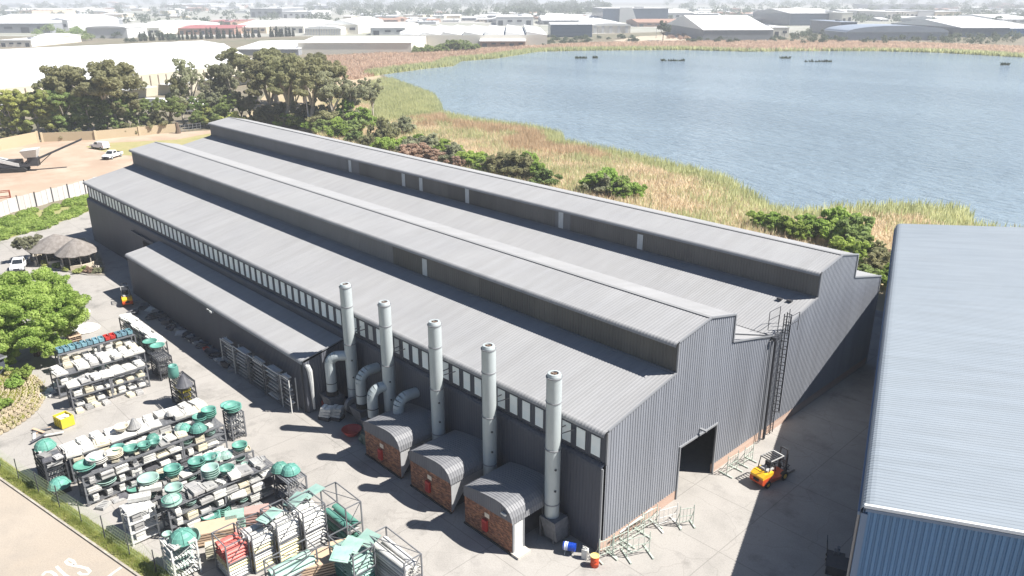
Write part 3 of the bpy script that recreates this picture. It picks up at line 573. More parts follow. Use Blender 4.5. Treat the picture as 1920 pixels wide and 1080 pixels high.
LOWK=[('slab',W_),('rib',W_),('plank',G_),('flat',G_),('rib',G_),('slab',G_),('plank',W_),('plank',W_),('flat',W_),('flat',D_),('rib',C_),('bowls',PT)]
# row B (second block from the back), front and rear racks
ZB_=rack('B1','long three-bay rack of sea green moulds, front row of the middle block',-33.9,-31.9,-25.4,-13.7,2.75,3,3)
fill_row('B1','the middle front rack',ZB_,LOWK+[('wide',PT),('plank',G_),('flat',C_)])
ZB2=rack('B2','long rack of white moulds behind the sea green row of the middle block',-38.4,-36.0,-25.2,-13.2,2.5,3,3)
fill_row('B2','the middle rear rack',ZB2,LOWK,levels=[1,2])
tops('the middle front rack',[(150,884,'wide',T_,1.05,2),(184,868,'wide',W_,1.05,3),(215,858,'wide',C_,.9,3),(214,838,'hood',T_,1.0,1),(247,848,'bowl',T_,1.05,1),(272,843,'bowls',T_,1.2,2),(292,838,'hood',T_,.9,1),(283,820,'dome',T_,.95,1),(346,805,'dome',T_,1.0,1),(372,806,'bigdome',T_,.95,1)],2.85)
tops('the middle rack end',[(333,798,'dome',PT,1.0,1),(372,788,'bowl',T_,1.05,2),(393,785,'bowl',T_,1.05,4),(340,815,'slab',C_,.9,1),(318,822,'slab',W_,.9,1)],2.85)
pack('B2','the middle rear rack',2.5,[('slab',W_),('slab',W_),('rib',W_),('block',W_),('slab',C_),('flat',W_),('tray',C_)],2,11)
for u,v,k,m,sc,w_ in [(228,806,'bowl',C_,.95,'half way along'),(252,800,'cone',G_,1.0,'half way along'),(322,775,'dome',W_,.8,'alley end')]:
    p=at(u,v,2.9); item(k,m,min(max(p[0],-37.9),-36.5),p[1],2.85,'perched %s atop the middle rear rack'%w_,sc=sc)
ZBe=rack('Be','short end rack of green bowls at the alley end of the middle block',-34.8,-33.2,-12.6,-11.3,2.6,1,4,along='x')
fill_row('Be','the short end rack',ZBe,[('bowls',PT),('bowls',T_),('flat',W_),('plank',W_)],along='x')
tops('the short end rack',[(416,768,'wide',T_,.95,2),(430,776,'wide',T_,1.0,3)],2.65)
# row C
ZC_=rack('C1','long rack of bowls and grey slabs, front row of the block nearest the pipe cages',-24.7,-23.0,-22.2,-13.6,2.8,2,3)
fill_row('C1','the near front rack',ZC_,LOWK)
ZC2=rack('C2','long rack behind the near block front row, green bowls on top',-27.7,-26.3,-22.8,-13.8,2.7,2,3)
fill_row('C2','the near rear rack',ZC2,LOWK+[('bowls',PT)],levels=[1,2])
tops('the near rear rack',[(270,895,'wide',PT,1.,2),(325,893,'bowl',T_,1.05,3),(372,878,'bowl',T_,1.1,2),(396,868,'hood',T_,1.15,1),(408,858,'dome',PT,.95,1),(430,862,'dome',PT,.9,1),(457,850,'bowl',T_,1.,2)],2.8)
tops('the near front rack',[(322,920,'bowl',PT,1.05,2),(392,893,'bowl',PT,1.1,4),(425,885,'bowl',T_,1.,1),(352,905,'flat',G_,1.,1),(455,880,'flat',G_,1.1,1),(480,868,'rib',G_,1.,1),(300,965,'wide',T_,.9,1),(440,893,'rib',W_,1.1,1),(468,893,'slab',G_,1.1,1),(372,925,'rib',G_,1.1,1),(395,915,'slab',G_,1.,1),(318,955,'bigdome',PT,.95,1)],2.9)
item('flat',W_,*at(445,925,1.6)[:2],1.6,'jutting from the near front rack',sc=1.2)
for i,(u,v) in enumerate([(405,1012),(425,995),(452,965),(480,955)]):
    p=at(u-8,v-30,.0); 
    for q in range(4): item('wide',T_,p[0],p[1],.1+q*.16,'%s floor stack below the near rack, %s from the bottom'%(ORD[i],ORD[q]),sc=.85)
# lone towers
def tower(nm,label,x0,x1,y0,y1,h,t=3,m=None,along='x',fill=None): return rack(nm,label,x0,x1,y0,y1,h,1,t,m=m,along=along,group='stand-alone rack towers in the yard')
zt=tower('T1','dark open rack tower at the fence corner with a green dome on top',-39.6,-36.2,-27.0,-25.4,2.6,m=DARKSTEEL,t=5); fill_row('T1','the dark corner tower',zt,[('flat',G_),('plank',G_),('wide',D_),('flat',D_)],along='x')
tops('the dark corner tower',[(85,838,'bigdome',T_,1.1,1),(72,835,'dome',PT,.7,1)],2.7)
p=at(114,920,0); item('bigdome',T_,p[0],p[1],.5,'low beside the fence below the dark corner tower',sc=1.05); build(MB().box((0,0,.25),(1.3,1.3,.5)),'crate',DARKSTEEL,loc=(p[0],p[1],0),label='dark crate under the green dome beside the fence',cat='crate')
zt=tower('T2','white rack tower by the fence with long white barred mould on top',-26.0,-24.4,-24.6,-22.6,2.7,m=WHITESTEEL,along='y',fill=GREYSTEEL); fill_row('T2','the white tower',zt,[('block',W_),('block',G_)],stack=1)
for i,(u,v) in enumerate([(262,935),(283,918)]): p=at(u,v,2.8); item('rib',W_,p[0],p[1],2.8,'%s from the fence, long white mould on the white tower'%ORD[i],rz=R(65),sc=(1.4,.9,1))
zt=tower('T3','white rack tower with large green dome nearest the road fence',-20.2,-18.2,-23.9,-22.1,2.7,m=WHITESTEEL,t=3,fill=GREYSTEEL); fill_row('T3','the white dome tower',zt,[('block',W_),('bowls',PT),('wide',PT)],along='x',stack=1)
p=at(342,1010,2.8); item('bigdome',T_,p[0],p[1],2.75,'ribbed, on the white tower nearest the road fence',sc=1.12); p=at(372,1015,1.2); item('hood',PT,p[0],p[1],1.6,'tipped beside the white dome tower',tilt=(.8,.3))
zt=tower('T4','dark rack tower with yellow shelves, barrel and cone on top',-44.6,-41.6,-13.6,-12.2,3.0,m=DARKSTEEL,t=4,fill=None); fill_row('T4','the yellow shelved tower',zt,[('tray',C_),('tray',YELLOWPL),('plank',C_)],along='x',stack=1)
p=at(326,705,3.1); item('barrel',T_,p[0],p[1],3.05,'standing on the yellow shelved tower',tilt=(0,.12)); p=at(345,722,3.1); item('cone',D_,p[0],p[1],3.05,'dark cone standing on the yellow shelved tower',sc=1.35)
zt=tower('T5','open lattice tower holding two green domes between near block and pipe cages',-22.6,-20.0,-14.1,-12.5,2.6,m=GREYSTEEL,t=2); fill_row('T5','the lattice tower',zt,[('wide',D_),('plank',G_)],along='x',stack=1)
tops('the lattice tower',[(525,880,'bigdome',T_,.95,1),(545,884,'bigdome',T_,1.0,1)],2.6)
# row A (far block)
ZA=rack('A1','grey two-bay rack, front of the far block beside the block wall',-51.0,-49.6,-21.3,-13.9,2.4,2,2)
fill_row('A1','the far front rack',ZA,[('block',W_),('tray',W_),('tray',C_),('block',C_)],stack=1)
ZA2=rack('A2','rack of white moulds directly behind the far block front rack',-55.6,-53.2,-21.5,-12.8,2.4,2,2); fill_row('A2','the far middle rack',ZA2,[('block',W_),('slab',W_)],levels=[1],stack=1)
ZA3=rack('A3','rack topped by a row of blue green tubs in the far block',-60.2,-58.8,-19.8,-11.8,2.4,2,2); fill_row('A3','the tub rack',ZA3,[('block',W_),('block',C_),('tray',W_)],stack=1)
ZA4=rack('A4','rack of white slabs running toward the shed at the end of the far block',-65.6,-54.6,-11.3,-9.9,2.3,3,2,m=DARKSTEEL,along='x'); fill_row('A4','the far side rack',ZA4,[('slab',W_),('block',W_)],along='x',stack=1)
pack('A1','the far front rack',2.4,[('slab',W_),('flat',W_),('block',W_),('tray',G_)],1,7,skip=.1)
pack('A2','the far middle rack',2.4,[('slab',W_),('block',W_),('block',C_),('slab',W_)],2,8)
pack('A4','the far side rack',2.3,[('slab',W_),('tray',W_),('slab',W_),('rib',W_)],1,9,along='x',skip=.05)
for i in range(13):
    y=-19.4+i*.6; red=i in (8,9); m=REDPL if red else BLUEPL
    obj('plastic_tub',P('tub',m),None,(-59.5,y,2.46),random.uniform(-.1,.1),(1.25,.95,1.2),label=('red tub, %s of the two red ones on the tub rack'%('left' if i==8 else 'right')) if red else '%s blue green tub from the tree side on the tub rack'%ORD[i-(2 if i>9 else 0)],cat='tub',group='tubs in a row on the far block rack')
ZA5=tower('T6','dark latticed rack with small grey parts at the alley end of the far block',-52.5,-50.0,-12.6,-11.2,2.5,m=DARKSTEEL,t=4); fill_row('T6','the dark end rack',ZA5,[('plank',G_),('bowls',G_)],along='x')
for i,(u,v) in enumerate([(284,658),(298,666)]): p=at(u,v,1.6); item('wide',T_,p[0],p[1],2.5,'%s of two at the alley end of the far block'%ORD[i],sc=.9)
for i,(u,v) in enumerate([(95,735),(110,722),(85,742)]): p=at(u,v,0); item('slab',W_,p[0],p[1],.02,'on the ground behind the yellow bin, %s from the wall'%ORD[i],sc=1.1)
for i,(u,v) in enumerate([(150,772),(168,765),(180,760),(200,757),(245,742),(262,738)]): p=at(u,v,0); item('block',[C_,G_][i%2],p[0],p[1],.02,'on the ground by the far rack, %s from the yellow bin'%ORD[i],sc=.9)
# white covers on open ground by the tree
for i,(u,v,s) in enumerate([(147,588,1.1),(160,618,1.3)]):
    p=at(u,v,0); o=build(MB().lathe([(1.25*s,.0),(1.3*s,.12),(1.1*s,.34),(.7*s,.42),(.3*s,.44),(.001,.44)],14).box((.3,.2,.42),(1.2*s,.9*s,.12),.4),'round_cover',WHITEMOULD,loc=(p[0],p[1],.02),smooth=False,label=['round white cover lying farthest out beside the tree','heaped white cover nearer the racks beside the tree'][i],cat='cover')
p=at(142,650,0)
pal=thing('pallet_stack','brown stack of weathered pallets against the tree',cat='pallet',loc=(p[0],p[1],0))
for k in range(7):
    for j in range(4): bx('slat',WOOD if (k+j)%2 else mat('weathered brown board',(.16,.11,.08),.9,(.22,.16,.12),3.),pal,((j-1.5)*.42,0,.1+k*.24),(.34,1.3,.05))
    for s in (-1,0,1): bx('bearer',mat('weathered brown board',(.16,.11,.08)),pal,(0,s*.58,.0+k*.24),(1.6,.09,.13))
yb=thing('yellow_bin','yellow ribbed waste bin at the foot of the block wall','bin',(*at(122,797,0)[:2],0),rz=.2)
build(tray_mb(1.5,1.2,1.0,.06),'body',YELLOWPL,yb)
for s in(-.4,0,.4): bx('rib',YELLOWPL,yb,(s,-.63,.55),(.08,.06,.9))
build(MB().box((0,0,.7),(1.1,.8,.4)).box((.2,.1,.95),(.5,.4,.2),.5),'rubbish',WHITEMOULD,yb)
# ---------------- stillages with troughs (bottom of the picture) ----------------
def cage(label,x0,x1,y0,y1,h,mats,words,layers=9,rows=3,m=GREYSTEEL,axis='y',fillto=None,r=1.):
    c=thing('stillage',label,'cage',((x0+x1)/2,(y0+y1)/2,0),group='tall steel cages of stacked troughs'); W,D=x1-x0,y1-y0
    for sx in(-1,1):
        for sy in(-1,1): bx('post',m,c,(sx*W/2,sy*D/2,h/2),(.09,.09,h))
        for z in (.1,h*.5,h): 
            bx('rail',m,c,(sx*W/2,0,z),(.06,D,.07)); 
    for sy in(-1,1):
        for z in (.1,h): bx('rail',m,c,(0,sy*D/2,z),(W,.06,.07))
    build(MB().tube((-W/2,-D/2,h),(W/2,D/2,h+.02),.03,n=4).tube((W/2,-D/2,h*.5),(W/2,D/2,h),.03,n=4),'brace',m,c)
    H=fillto or h-.4
    for k in range(layers):
        for j in range(rows):
            mm=mats[min(len(mats)-1,int(k/layers*len(mats)))]
            x=x1-W*(j+.5)/rows if axis=='y' else (x0+x1)/2; y=(y0+y1)/2 if axis=='y' else y0+D*(j+.5)/rows; z=.15+k*(H-.3)/layers
            o=item('trough',mm,x+random.uniform(-.03,.03),y+random.uniform(-.03,.05),z,'%s layer up, %s row from the alley, %s'%(ORD[k],ORD[j],words),rz=(0 if axis=='y' else math.pi/2)+random.uniform(-.04,.04),sc=((W/rows/.46 if axis=='y' else D/rows/.46)*.95,(D if axis=='y' else W)/1.65*.96,.9*r),group='troughs stacked in %s'%words)
    return c
cage('steel cage of faded red troughs nearest the white dome tower',-17.7,-15.6,-21.2,-19.6,3.1,[W_,YELTR,REDTR,REDTR],'the red trough cage')
cage('steel cage of cream troughs next to the red ones',-17.5,-15.3,-19.45,-17.85,3.2,[YELTR,W_,YELTR,W_],'the cream trough cage')
cage('steel cage of white troughs in the middle of the trough row',-17.3,-15.0,-17.7,-15.95,3.5,[YELTR,YELTR,W_,W_],'the middle white trough cage',layers=10)
cage('steel cage of white troughs with dark ends at the alley end',-16.9,-14.7,-15.8,-14.0,3.5,[GREYMOULD,W_,W_,W_],'the end white trough cage',layers=9)  # grey troughs in the lowest layers, white above
cage('tall empty-topped brown and green cage closing the trough row at the alley',-16.6,-13.2,-13.2,-11.9,3.4,[TEAL,G_,T_],'the alley side cage',layers=4,rows=2,axis='x',fillto=2.0)
cage('wide cage of faded green troughs at the bottom edge',-11.6,-8.6,-15.6,-13.9,3.2,[T_,PT,PT],'the green trough cage',layers=9,rows=2)
cage('tall cage of white troughs at the bottom edge beside the alley',-9.6,-5.6,-13.6,-12.2,3.3,[W_,GREYMOULD,W_],'the bottom edge white cage',layers=9,rows=2,axis='x')
cage('low cage of green parts at the bottom edge behind the boards',-13.4,-12.0,-19.6,-16.4,2.4,[G_,PT],'the bottom edge green cage',layers=5,rows=2)
for i,(u,v,a) in enumerate([(505,965,.2),(555,935,.35),(585,920,.1)]): p=at(u,v,3.4); o=item('flat',PT,p[0],p[1],3.3,'lying across the top of the trough cages, %s from the fence'%ORD[i],rz=a,sc=(1.,1.6,.7),tilt=(.1,-.12))
for i,(u,v) in enumerate([(690,1010),(660,1022),(640,1040)]): p=at(u,v,3.2); item('flat',PT,p[0],p[1],3.2,'leaning on the green trough cage top, %s from the alley'%ORD[i],rz=.3+i*.2,sc=(1.1,1.3,.7),tilt=(.15,.1))
# loose boards between the blocks
for i,(u,v,w_,d_,m) in enumerate([(405,985,3.0,1.6,WOOD),(440,965,1.4,1.2,PALETEAL),(470,1000,2.4,1.7,mat('dusty pink board',(.42,.27,.24),.8,(.36,.23,.2),2.)),(480,955,1.8,1.0,mat('dusty pink board',(.42,.27,.24))),(600,1045,3.6,1.8,WOOD),(640,1020,1.8,1.0,WOOD),(420,1015,2.6,.8,CREAMMOULD)]):
    p=at(u,v,1.2); t_=thing('board_stack','%s from the fence, flat stack of %s sheets between the racks and cages'%(ORD[i],{WOOD.name:'bleached timber',PALETEAL.name:'faded green',CREAMMOULD.name:'cream'}.get(m.name,'dusty pink')),'boards',(p[0],p[1],0),rz=R(65)+random.uniform(-.1,.1))
    for k in range(5): bx('board',m,t_,(random.uniform(-.05,.05),random.uniform(-.05,.05),.3+k*.22),(w_,d_,.12))
# ---------------- racks and scrap along the lean-to wall ----------------
ZW=[]
for i,(xa,xb) in enumerate([(-49.2,-46.3),(-46.0,-43.0),(-42.7,-39.6),(-39.2,-36.2),(-35.9,-34.2)]):
    c=thing('wall_rack','%s tall rack from the hut end standing in the lean-to shade'%ORD[4-i],'rack',((xa+xb)/2,-5.75,0),group='tall racks standing along the lean-to wall'); h=3.2+.1*i
    for x in (-(xb-xa)/2,(xb-xa)/2):
        for y in (-.35,.35): bx('post',WHITESTEEL if i in(0,4) else GREYSTEEL,c,(x,y,h/2),(.08,.08,h))
    for k in range(8):
        bx('arm',GREYSTEEL,c,(0,-.36,.4+k*(h-.5)/7),(xb-xa,.05,.05))
        item('flat' if i%2 else 'plank',W_ if k==7 or random.random()<.35 else G_,(xa+xb)/2+random.uniform(-.4,.4),-5.75,.42+k*(h-.5)/7,'level %s, %s wall rack from the hut end'%(['one','two','three','four','five','six','seven','eight'][k],ORD[4-i]),rz=0,sc=(1.7 if i<4 else 1.,.8,.7),group='moulds in the wall racks')
    bx('top_rail',WHITESTEEL,c,(0,-.36,h),(xb-xa+.1,.07,.07))
scrap=[(248,588,'ring'),(283,597,'ring'),(300,590,'ring'),(320,612,'tray'),(335,602,'ring'),(352,632,'rib'),(366,640,'slabw'),(345,615,'tray'),(378,650,'ring'),(388,658,'red'),(402,668,'ring'),(332,600,'post'),(376,612,'post')]
for i,(u,v,k) in enumerate(scrap):
    p=at(u,v,0)
    if k=='ring': build(MB().sweep([(.62*math.cos(a),.62*math.sin(a),.13) for a in [2*math.pi*j/14 for j in range(15)]],.12,n=6,caps=False).sweep([(.5*math.cos(a)+.3,.5*math.sin(a)+.2,.36) for a in [2*math.pi*j/14 for j in range(15)]],.09,n=6,caps=False),'ring_pile',DARKMOULD,loc=(p[0],p[1],0),label='%s heap of dark rings from the orange forklift along the lean-to'%ORD[[q for q in range(13) if scrap[q][2]=='ring'].index(i)],cat='rings')
    elif k=='post': build(MB().tube((0,0,0),(.05,.05,1.9),.16,.12,n=8).lathe([(.4,0),(.35,.15),(.1,.2)],10),'standing_pipe',GREYSTEEL,loc=(p[0],p[1]+.3,0),label='%s grey pipe standing on end by the lean-to wall'%('first' if u<350 else 'second'),cat='pipe')
    else: item({'tray':'tray','rib':'rib','slabw':'slab','red':'tub'}[k],{'tray':D_,'rib':G_,'slabw':W_,'red':REDPL}[k],p[0],p[1],.02,'lying in the lean-to shade, %s item from the orange forklift'%ORD[min(i,11)],sc=1.1)
# things by the ducts
for i,(u,v) in enumerate([(612,785),(632,785)]):
    p=at(u,v,0)
    for k in range(3): item('block',W_,p[0]+.1*k,p[1]+.05*k,.35+k*.33,'in the %s pile before the ducts, %s from the bottom'%(['left','right'][i],ORD[k]),rz=.5,sc=1.15,tilt=(.12,-.1))
    build(MB().box((0,0,.17),(1.2,1.0,.34),.4),'pallet',DARKSTEEL,loc=(p[0],p[1],0),label='dark pallet under the %s white mould pile'%['left','right'][i],cat='pallet')
p=at(660,815,0); build(MB().lathe([(.001,.05),(.55,.05),(.85,.5),(.95,.62),(.9,.62),(.8,.5),(.5,.15),(.001,.15)],18),'red_skip',REDPL,loc=(p[0],p[1],.0),label='round red tub on the ground before the farthest brick hut',cat='tub')
p=at(597,765,0); build(MB().box((0,0,.5),(1.1,.8,.7)).box((0,0,.9),(.9,.6,.15)),'red_crate',REDPL,loc=(p[0],p[1]+.6,0),label='red crate by the end wall of the lean-to',cat='crate')
p=at(688,835,0); build(MB().box((0,0,.5),(1.2,.9,1.0)).box((0,0,1.05),(1.3,1.,.1)).tube((-.9,-.3,.3),(-.5,-.2,.5),.35,n=8),'green_machine',mat('dull green enamel',(.06,.10,.09),.5,(.08,.13,.11),2.),loc=(p[0],p[1]+.3,0),label='dull green machine box beside the farthest brick hut',cat='machine')
# drums by the near corner
p=at(1064,1040,0); d=thing('blue_drum','blue plastic drum lying on a stand by the shed corner','drum',(p[0],p[1]+.2,0),rz=.5)
BLUE=mat('deep blue drum plastic',(.01,.05,.35),.35)
build(MB().tube((-.45,0,.62),(.45,0,.62),.31,n=20).tube((-.2,0,.62),(-.16,0,.62),.325,n=20).tube((.16,0,.62),(.2,0,.62),.325,n=20),'barrel',BLUE,d)
build(MB().tube((-.46,0,.62),(-.452,0,.62),.3,n=20).tube((-.1,0,.62),(-.35,0,.62),.318,n=20),'label_band',mat('white label',(.7,.72,.75),.5),d)
for s in(-.3,.3): build(MB().tube((s,-.3,0),(s,0,.33),.03,n=4).tube((s,.3,0),(s,0,.33),.03,n=4),'stand_leg',WHITESTEEL,d)
p=at(1095,1048,0); j=thing('white_canister','white ribbed plastic canister standing by the shed corner','canister',(p[0],p[1]+.1,0),rz=.3)
build(MB().box((0,0,.42),(.42,.34,.84)).box((0,0,.42),(.46,.26,.6)).box((-.05,0,.9),(.22,.2,.12)),'body',WHITEMOULD,j); build(MB().tube((.12,0,.85),(.12,0,.97),.06,n=8),'cap',WHITESTEEL,j); bx('handle',WHITEMOULD,j,(-.05,0,1.0),(.3,.05,.05))
p=at(1113,1062,0); j=thing('orange_drum','orange red drum with yellow lid at the shed corner','drum',(p[0],p[1]+.1,0))
build(MB().lathe([(.001,0),(.3,0),(.3,.28),(.315,.3),(.3,.32),(.3,.58),(.315,.6),(.3,.62),(.3,.86)],20),'barrel',mat('orange red enamel',(.62,.07,.02),.4),j,smooth=True); build(MB().lathe([(.31,.84),(.32,.9),(.28,.9),(.27,.87),(.001,.87)],20),'lid',mat('pale yellow lid',(.72,.58,.20),.5),j)
p=at(1055,1005,0); j=thing('gas_cylinder','dark ribbed tank standing behind the blue drum','tank',(p[0],p[1]+.2,0))
build(MB().lathe([(.001,0),(.38,0),(.38,1.5),(.28,1.7),(.08,1.75),(.001,1.75)],18),'tank',DARKMOULD,j,smooth=True)
for z in (.3,.6,.9,1.2): build(MB().lathe([(.38,z),(.41,z+.03),(.38,z+.06)],18),'hoop',GREYSTEEL,j)
# welded steel frames beside the gable
GF=mat('chipped pale green frame paint',(.28,.36,.30),.6,(.50,.52,.46),4.)
def aframe(u,v,label,rz,s=1.,m=GF,h=1.9):
    p=at(u,v,0); f=thing('welded_trestle',label,'frame',(p[0],p[1],0),rz=rz,group='welded steel frames by the gable wall')
    for x in(-.8*s,.8*s):
        bx('foot',m,f,(x,0,.06),(.12,1.5*s,.1)); build(MB().tube((x,-.1,.1),(x,-.1,h),.035,n=4),'upright',m,f); build(MB().tube((x,.6*s,.1),(x,-.1,h*.7),.03,n=4),'strut',m,f)
    for z in(.45,h*.5,h*.85): build(MB().tube((-.8*s,-.1,z),(.8*s,-.1,z),.03,n=4),'rail',m,f)
    for q in (-.4,0,.4): build(MB().tube((q*s,-.1,.45),(q*s,-.1,h*.85),.02,n=4),'bar',m,f)
for a in [(1135,1045,'pale green frame nearest the orange drum',1.3,.8),(1160,1035,'second pale frame from the orange drum, leaning by the plinth',1.4,.9),(1195,1040,'wide low frame with thin uprights farthest from the wall',1.1,1.1),(1190,1010,'tall frame against the gable plinth',1.5,1.1),(1215,990,'white frame with foot rails midway to the doorway',1.45,1.),(1250,985,'white trestle frame closest to the doorway',1.2,1.,WHITESTEEL),(1285,985,'open trestle end standing alone on the pale concrete',1.0,.7,GF),(1370,885,'low pale frame just right of the doorway',1.5,.9),(1400,868,'thin frame between the doorway and the forklift',1.5,.8)]: aframe(*a)
p=at(1172,1012,0); build(MB().tube((0,-1.7,1.4),(0,2.2,1.5),.06,n=6).tube((0,-1.2,0),(0,-1.2,1.4),.03,n=4).tube((0,1.8,0),(0,1.8,1.45),.03,n=4),'handrail',WHITESTEEL,loc=(.7,p[1]+.6,0),label='long pale rail on thin posts along the gable plinth',cat='rail')
# dim clutter in the shade beside the blue shed
p=at(1566,1052,0); t_=thing('scrap_trolley','dark trolley with pale parts in deep shade beside the blue shed','trolley',(p[0],p[1],0),rz=.4)
build(MB().box((0,0,.5),(1.2,.8,.1)),'deck',DARKSTEEL,t_)
for s,q in ((-.5,-.3),(.5,-.3),(.5,.3),(-.5,.3)): build(MB().tube((s,q-.03,.18),(s,q+.03,.18),.18,n=12),'wheel',RUBBER,t_)
build(MB().box((0,0,.75),(.35,.35,.4)).box((.1,.1,1.05),(.2,.3,.2)),'load',GREYSTEEL,t_); build(MB().tube((-.6,-.3,.5),(-.75,-.3,1.8),.03).tube((-.6,.3,.5),(-.75,.3,1.8),.03).tube((-.75,-.3,1.8),(-.75,.3,1.8),.03),'handle',DARKSTEEL,t_)
p=at(1585,1075,0); build(MB().box((0,0,.35),(2.6,1.4,.7)).box((0,0,.74),(2.7,1.5,.08)),'dark_crate',DARKSTEEL,loc=(p[0],p[1],0),rz=.35,label='flat dark crate at the bottom edge beside the blue shed',cat='crate')

# low clutter under and between the bowls on the crowded racks
SMK=[('plank',G_),('flat',G_),('rib',G_),('slab',G_),('plank',W_),('flat',W_),('rib',W_),('tray',C_),('bowls',PT),('bowls',T_),('flat',D_)]
def clutter(key,words,z,rows,cols,along='y',skip=.25):
    x0,x1,y0,y1,h=RK[key]; a,b=((y0,y1) if along=='y' else (x0,x1)); c,d=((x0,x1) if along=='y' else (y0,y1))
    for i in range(cols):
        for j in range(rows):
            if random.random()<skip: continue
            s_=a+(b-a)*(i+.5)/cols+random.uniform(-.1,.1); t_=c+(d-c)*(j+.5)/rows+random.uniform(-.06,.06); x,y=(t_,s_) if along=='y' else (s_,t_); k,m=random.choice(SMK); sc=random.uniform(.55,.8)
            item(k,m,x,y,z+.05,'low, %s from the %s, %s row of %s'%(ORD[min(i,15)],'fence' if along=='y' else 'left','front' if j==rows-1 else 'rear',words),rz=random.uniform(-.4,.4),sc=(sc,sc,.8),group='low clutter on %s'%words)
clutter('B1','the middle front rack',2.75,2,15); clutter('C1','the near front rack',2.8,2,11); clutter('C2','the near rear rack',2.7,2,12); clutter('T1','the dark corner tower',2.6,2,4,'x'); clutter('T3','the white dome tower',2.7,2,3,'x')
# loose pieces on the ground along the rack fronts
GL=[((-31.3,-25,-31.3,-14),'the middle front rack',12),((-34.9,-25,-34.9,-14),'between the middle racks',10),((-25.5,-22.5,-25.5,-14),'between the near racks',9),((-22.2,-22,-22.2,-15),'the near front rack',8),((-39.2,-24,-39.2,-14),'behind the middle rear rack',8),((-52.2,-21,-52.2,-13.5),'between the far racks',8),((-57.5,-20,-57.5,-12.5),'before the tub rack',7),((-13.5,-20.5,-13.5,-14.5),'before the trough cages',7)]
for (xa,ya,xb,yb_),words,n in GL:
    for i in range(n):
        f_=(i+.5)/n; k,m=random.choice(SMK+[('block',W_),('wide',T_),('block',G_)]); item(k,m,xa+(xb-xa)*f_+random.uniform(-.35,.35),ya+(yb_-ya)*f_+random.uniform(-.3,.3),.02,'on the ground, %s from the fence, %s'%(ORD[i],words if words.startswith(('be','bef')) else 'before '+words),rz=random.uniform(0,3),sc=random.uniform(.6,1.),group='loose moulds on the ground %s'%words)

for i in range(26):
    x=-76+i*1.15; k,m=random.choice([('tray',D_),('rib',D_),('slab',D_),('plank',G_),('wide',D_),('block',G_),('flat',D_),('hood',D_)])
    if i%9==4: k,m='slab',W_
    item(k,m,x,-5.9+random.uniform(-.5,.45),.02,'dumped in the lean-to shade, %s from the %s'%(ORD[i if i<13 else 25-i],'forklift' if i<13 else 'wall racks'),rz=random.uniform(0,3),sc=random.uniform(.8,1.25),tilt=(random.uniform(-.15,.35),random.uniform(-.2,.2)),group='dumped pieces along the lean-to wall')
# ---------------- road marks, kerb, grass strip, fence ----------------
PAINT=mat('worn white road paint',(.66,.62,.55),.7,(.52,.47,.41),3.)
def stroke(name,pts,w_,label=None,z=.013):
    P_=[np.array(at(u,v,0)[:2]) for u,v in pts]; L_=[];R_=[]
    for i,p in enumerate(P_):
        d=P_[min(i+1,len(P_)-1)]-P_[max(i-1,0)]; d/=np.linalg.norm(d); n=np.array([-d[1],d[0]])*w_/2; L_.append(p+n); R_.append(p-n)
    mb=MB(); k=len(P_); mb.add([(*p,z) for p in L_]+[(*p,z) for p in R_],[(i,k+i,k+i+1,i+1) for i in range(k-1)]); return build(mb,name,PAINT,kind='structure')
stroke('road_marking',[(141,1059),(137,1052),(128,1048),(123,1053),(128,1058),(140,1061),(152,1063),(163,1066),(169,1072),(164,1077),(152,1077),(147,1073)],.22)
stroke('road_marking',[(106,1062),(113,1070),(122,1078),(131,1084),(139,1090)],.2)
stroke('road_marking',[(80,1079),(85,1073),(95,1072),(103,1077),(107,1084)],.22)
stroke('road_marking',[(227,1064),(214,1073),(200,1084)],.2)
KERB=mat('stained concrete kerb',(.40,.37,.32),.9,(.26,.23,.19),1.5)
mb=MB()
for i in range(-30,45): s=i*1.; a,b=kp(s+.01,0),kp(s+.99,.16); c=(a+b)/2; mb.box((c[0],c[1],.06),(.97,.16,.13),math.atan2(KD[1],KD[0]))
build(mb,'kerb',KERB,kind='structure')
SOIL=groundmat('dark verge soil',(.26,.24,.11),(.30,.27,.13),(.26,.30,.10),.4,1.5)
sheet('verge',[kp(-30,.17),kp(44,.17),kp(44,1.55),kp(20,1.35),kp(0,1.6),kp(-30,1.9)],.02,SOIL)
def blades(name,pts,h,wd,m,kind='stuff',lean=.35,**k):
    n=len(pts); a=rng.uniform(0,2*np.pi,n); hh=h*rng.uniform(.5,1.15,n); ww=wd*rng.uniform(.6,1.3,n); l=rng.normal(0,lean,(n,2))*hh[:,None]
    V=np.zeros((n,3,3)); V[:,0,:2]=pts[:,:2]+np.stack([np.cos(a),np.sin(a)],1)*ww[:,None]/2; V[:,1,:2]=pts[:,:2]-np.stack([np.cos(a),np.sin(a)],1)*ww[:,None]/2; V[:,2,:2]=pts[:,:2]+l
    z0=pts[:,2] if pts.shape[1]>2 else 0; V[:,0,2]=z0; V[:,1,2]=z0; V[:,2,2]=z0+hh
    return obj(name,npmesh(name,V.reshape(-1,3),np.arange(n*3).reshape(n,3),m),kind=kind,**k)
def npmesh(name,V,Fc,m):
    me=bpy.data.meshes.new(name); nf,k=Fc.shape; me.vertices.add(len(V)); me.vertices.foreach_set('co',np.asarray(V,np.float32).ravel())
    me.loops.add(nf*k); me.loops.foreach_set('vertex_index',Fc.astype(np.int32).ravel()); me.polygons.add(nf); me.polygons.foreach_set('loop_start',np.arange(0,nf*k,k,dtype=np.int32)); me.polygons.foreach_set('loop_total',np.full(nf,k,np.int32))
    me.materials.append(m); me.update(calc_edges=True); return me
GRASS=foliage('fresh kikuyu grass',(.27,.33,.08),(.46,.48,.17),1.2)
